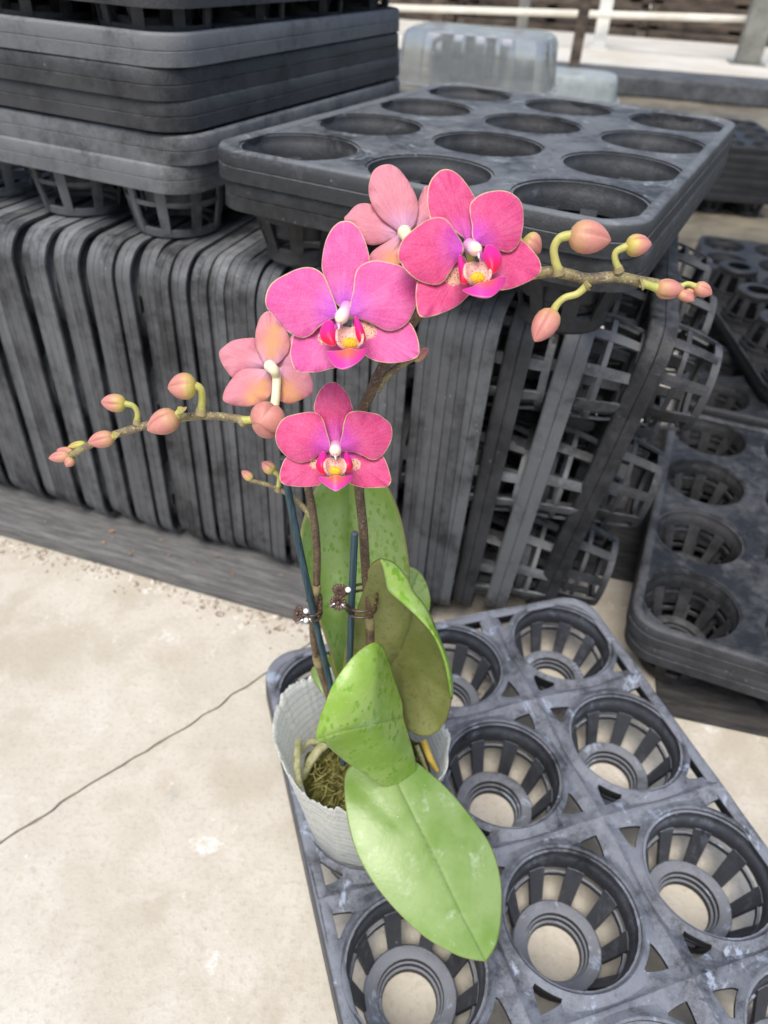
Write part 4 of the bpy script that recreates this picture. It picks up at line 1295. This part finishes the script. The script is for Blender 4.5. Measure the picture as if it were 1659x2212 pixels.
# the leaf bent towards the viewer, pointed tip at the left
L3o = leaf([(683, 1593, .188), (690, 1558, .190), (703, 1520, .193), (725, 1470, .199), (760, 1422, .207), (790, 1396, .213), (810, 1388, .217), (825, 1400, .220), (838, 1432, .222), (855, 1485, .2225), (866, 1520, .2215), (869, 1552, .2205), (881, 1592, .2205), (892, 1630, .2225), (898, 1665, .2245), (900, 1692, .2265), (893, 1718, .2265), (880, 1722, .2235), (858, 1716, .2185), (826, 1695, .212), (788, 1668, .205), (750, 1645, .199), (720, 1620, .193), (702, 1603, .1895)],
     (800, 1560, .1975), 'leaf', [(683, 1593), (735, 1576), (800, 1563), (868, 1549)], ribd=.0008, ribw=5)
blade('leaf_base', LY([(822, 1402, .2235), (866, 1535, .2260), (893, 1680, .2310), (860, 1670, .240), (815, 1625, .246), (795, 1560, .244), (800, 1470, .236)]), LY([(830, 1560, .237)])[0], L3o, MAT['leaf_under'], n=60, rings=8, thick=.0018)
# broad lower leaf drooping over the tray
leaf([(748, 1668, .136), (745, 1725, .1335), (755, 1790, .128), (775, 1850, .122), (810, 1910, .116), (860, 1970, .109), (920, 2025, .102), (990, 2064, .095), (1042, 2076, .090), (1052, 2072, .090), (1072, 2036, .093), (1082, 1975, .098), (1080, 1900, .105), (1060, 1830, .112), (1020, 1770, .119), (975, 1715, .126), (930, 1672, .132), (885, 1640, .137), (830, 1628, .140), (780, 1640, .139)],
     (905, 1835, .1235), 'leaf_dusty', [(830, 1640), (880, 1740), (940, 1860), (1000, 1985), (1047, 2074)], LZ, ribd=.0004, ribw=6)
# small shoots and roots at the base
leaf([(700, 1500, .262), (684, 1480, .266), (672, 1456, .270), (678, 1440, .272), (694, 1450, .270), (712, 1490, .263)], (692, 1470, .268), 'leaf_dusty', None)
leaf([(735, 1500, .255), (716, 1440, .262), (708, 1420, .264), (712, 1415, .265), (732, 1450, .262), (750, 1490, .255)], (728, 1460, .26), 'leaf', None)
def zp(pts): return [at_z(x, y, z) for x, y, z in pts]
ptube('root', zp([(730, 1580, .118), (712, 1600, .116), (690, 1618, .114), (668, 1650, .108), (655, 1680, .100)]), [.0030, .0031, .0028, .0022], plant, MAT['root'], 10)
ptube('root', zp([(720, 1590, .115), (690, 1600, .118), (668, 1604, .112), (652, 1625, .104)]), [.0020, .0020, .0014], plant, MAT['root'], 10)
ptube('root', zp([(645, 1600, .118), (642, 1650, .117), (648, 1700, .112)]), [.0022, .0024, .0018], plant, MAT['root'], 10)
ptube('root', zp([(915, 1600, .12), (930, 1640, .115), (945, 1665, .108)]), [.0022, .0020, .0012], plant, MAT['root_yellow'], 10)
ptube('root', zp([(900, 1610, .118), (912, 1640, .114), (925, 1675, .106)]), [.0014, .0014, .0009], plant, MAT['root'], 10)
ptube('stem_base', [Vector((PX+.000, PY, .095)), Vector((PX+.001, PY, .118)), Vector((PX+.002, PY-.001, .134))], [.009, .011, .008], plant, MAT['leaf_under'], 16)

# ------------------------------------------------------------------ stakes and clips
def stake(label, pts, r):
    root = empty('support_stake', at_y(*pts[0]))
    path = [at_y(*p)-root.location for p in pts]
    v, f, al = tube_data(path, [r, r], 24, ridge=.05, nridge=12, n=20)
    obj('rod', smooth_by_angle(mesh('rod', v, f), 60), root, MAT['stake'])
    T = (path[-1]-path[-2]).normalized()
    v, f, al = tube_data([path[-1]-T*.0001, path[-1]+T*.0006], [r*.97, r*.9], 20, n=3)
    obj('cut_end', mesh('cut_end', v, f, False), root, MAT['stake_end'])
    tag(root, label, 'stake', 'plant stakes')
stake('short dark teal stake with a flat cut top, upright in front of the main stem', [(742, 1650, .236), (752, 1500, .237), (758, 1350, .238), (766, 1152, .2385)], .0016)
stake('longer dark teal stake slanting left up to behind the lower flower', [(748, 1640, .238), (716, 1490, .242), (672, 1300, .246), (632, 1110, .250), (610, 990, .252)], .0016)
def ring_path(c, ax, ay, r0, a0, a1, n=24):
    return [c+ax*(math.cos(a)*r0[0])+ay*(math.sin(a)*r0[1]) for a in [a0+(a1-a0)*k/n for k in range(n+1)]]
def daisy(parent, c, nrm, R, org, n=14):
    nrm = nrm.normalized()
    a = nrm.orthogonal().normalized(); b = nrm.cross(a)
    v, f = [], []
    for k in range(n):
        th = 2*math.pi*k/n
        d = a*math.cos(th)+b*math.sin(th)
        tv, tf_, _ = tube_data([c+d*R*.15-nrm*R*.05, c+d*R*.55+nrm*R*.02, c+d*R*.95+nrm*R*.16], [R*.05, R*.13, R*.20, R*.20, R*.05], 8, n=8)
        o = len(v); v += tv; f += [tuple(i+o for i in q) for q in tf_]
    obj('daisy', mesh('daisy', [p-org for p in v], f), parent, MAT['bronze'])
    ball(parent, 'daisy_centre', c+nrm*R*.2, R*.24, MAT['bronze'], org)
def ball(parent, name, c, r, mat, org):
    bm = bmesh.new(); bmesh.ops.create_uvsphere(bm, u_segments=16, v_segments=10, radius=r)
    bmesh.ops.translate(bm, vec=c-org, verts=bm.verts)
    obj(name, bm_mesh(name, bm, True), parent, mat)
def clip(label, dpx, DY, ndir, R, ringc, ringY, rw, pearls, back_px, bars):
    dc = at_y(*dpx, DY)
    root = empty('plant_clip', dc)
    daisy(root, dc, ndir, R, dc)
    bc = at_y(*back_px, DY+.006)
    daisy(root, bc, -ndir+Vector((0, .2, .3)), R*1.02, dc)
    rc = at_y(*ringc, ringY)
    ax, ay = RT, (Vector((0, 1, -.12))).normalized()
    for dz in (0, -.0042):
        p = ring_path(rc+UP*(dz+.001), ax, ay, rw, math.radians(-165), math.radians(40))
        p = [dc+ndir*.0004+UP*dz*.6+RT*R*.6]+p[3:]
        v, f, al = tube_data([q-dc for q in p], [.0007, .0007], 8, n=60)
        obj('ring', mesh('ring', v, f), root, MAT['bronze'])
        p = ring_path(rc+UP*(dz+.0065), ax, ay, rw, math.radians(165), math.radians(-25))
        p = [bc+RT*R*.5]+p[3:]
        v, f, al = tube_data([q-dc for q in p], [.0007, .0007], 8, n=60)
        obj('ring', mesh('ring', v, f), root, MAT['bronze'])
    for x, y, dY in pearls: ball(root, 'pearl', at_y(x, y, DY+dY), .0013, MAT['pearl'], dc)
    for p0, p1 in bars:
        v, f, al = tube_data([at_y(*p0)-dc, at_y(*p1)-dc], [.0006, .0006], 8, n=3)
        obj('spring_bar', mesh('spring_bar', v, f), root, MAT['spring'])
    tag(root, label, 'plant clip', 'flower-shaped plant clips')
clip('bronze daisy-shaped clip facing front, holding the short stake to the main stem', (731, 1301), .232, Vector((-.15, -.9, .35)), .0042, (782, 1303), .2415, (.0068, .0072), [(752, 1274, .0)], (735, 1277), [((712, 1310, .2305), (724, 1303, .2305)), ((738, 1305, .2305), (750, 1314, .2305))])
clip('bronze daisy-shaped clip seen edge-on, holding the slanting stake to the left stem', (645, 1326), .243, Vector((-.75, -.25, .45)), .0044, (676, 1316), .2475, (.0042, .0062), [(661, 1320, -.003), (661, 1340, -.004)], (684, 1312), [((640, 1346, .2385), (656, 1338, .2385)), ((668, 1336, .2385), (676, 1344, .2385))])

# ------------------------------------------------------------------ debris along the plank
sv, sf = [], []
for k in range(420):
    u = rnd.uniform(-.02, .60)
    off = abs(rnd.gauss(0, .010))+.0005
    p = q0+qd*u-qn*off
    r = rnd.uniform(.0006, .0022)*(1.6 if rnd.random() < .08 else 1)
    bm = bmesh.new()
    bmesh.ops.create_icosphere(bm, subdivisions=1, radius=r)
    o = len(sv)
    sq = rnd.uniform(.3, .8)
    bm.verts.ensure_lookup_table()
    for vv in bm.verts:
        c_ = vv.co*(1+rnd.uniform(-.35, .35))
        sv.append((p.x+c_.x*1.3, p.y+c_.y, r*sq*.6+c_.z*sq))
    for ff_ in bm.faces: sf.append(tuple(vv.index+o for vv in ff_.verts))
    bm.free()
tag(obj('grit', mesh('grit', sv, sf, False), None, MAT['debris']), 'pale grit and crumbs lying along the front of the plank', 'grit', kind='stuff')
sv, sf = [], []
for k in range(70):
    if k < 45:
        u = rnd.uniform(-.02, .60); p = q0+qd*u-qn*abs(rnd.gauss(0, .014))
        z = .001
    else:
        u = rnd.uniform(-.02, .6); p = q0+qd*u+qn*rnd.uniform(.004, .034)
        z = .0212
    a = rnd.uniform(0, 6.28); l = rnd.uniform(.001, .0035); w_ = l*rnd.uniform(.15, .45)
    d, e = Vector((math.cos(a), math.sin(a), rnd.uniform(-.1, .2)))*l, Vector((-math.sin(a), math.cos(a), 0))*w_
    c_ = Vector((p.x, p.y, z+.0008)); o = len(sv)
    sv += [c_-d, c_+e+UP*.0006, c_+d, c_-e, c_+UP*.0009]
    sf += [(o, o+3, o+4), (o+3, o+2, o+4), (o+2, o+1, o+4), (o+1, o, o+4)]
tag(obj('leaf_litter', mesh('leaf_litter', sv, sf, False), None, MAT['dry_leaf']), 'dry brown leaf crumbs scattered along the plank', 'leaf litter', kind='stuff')
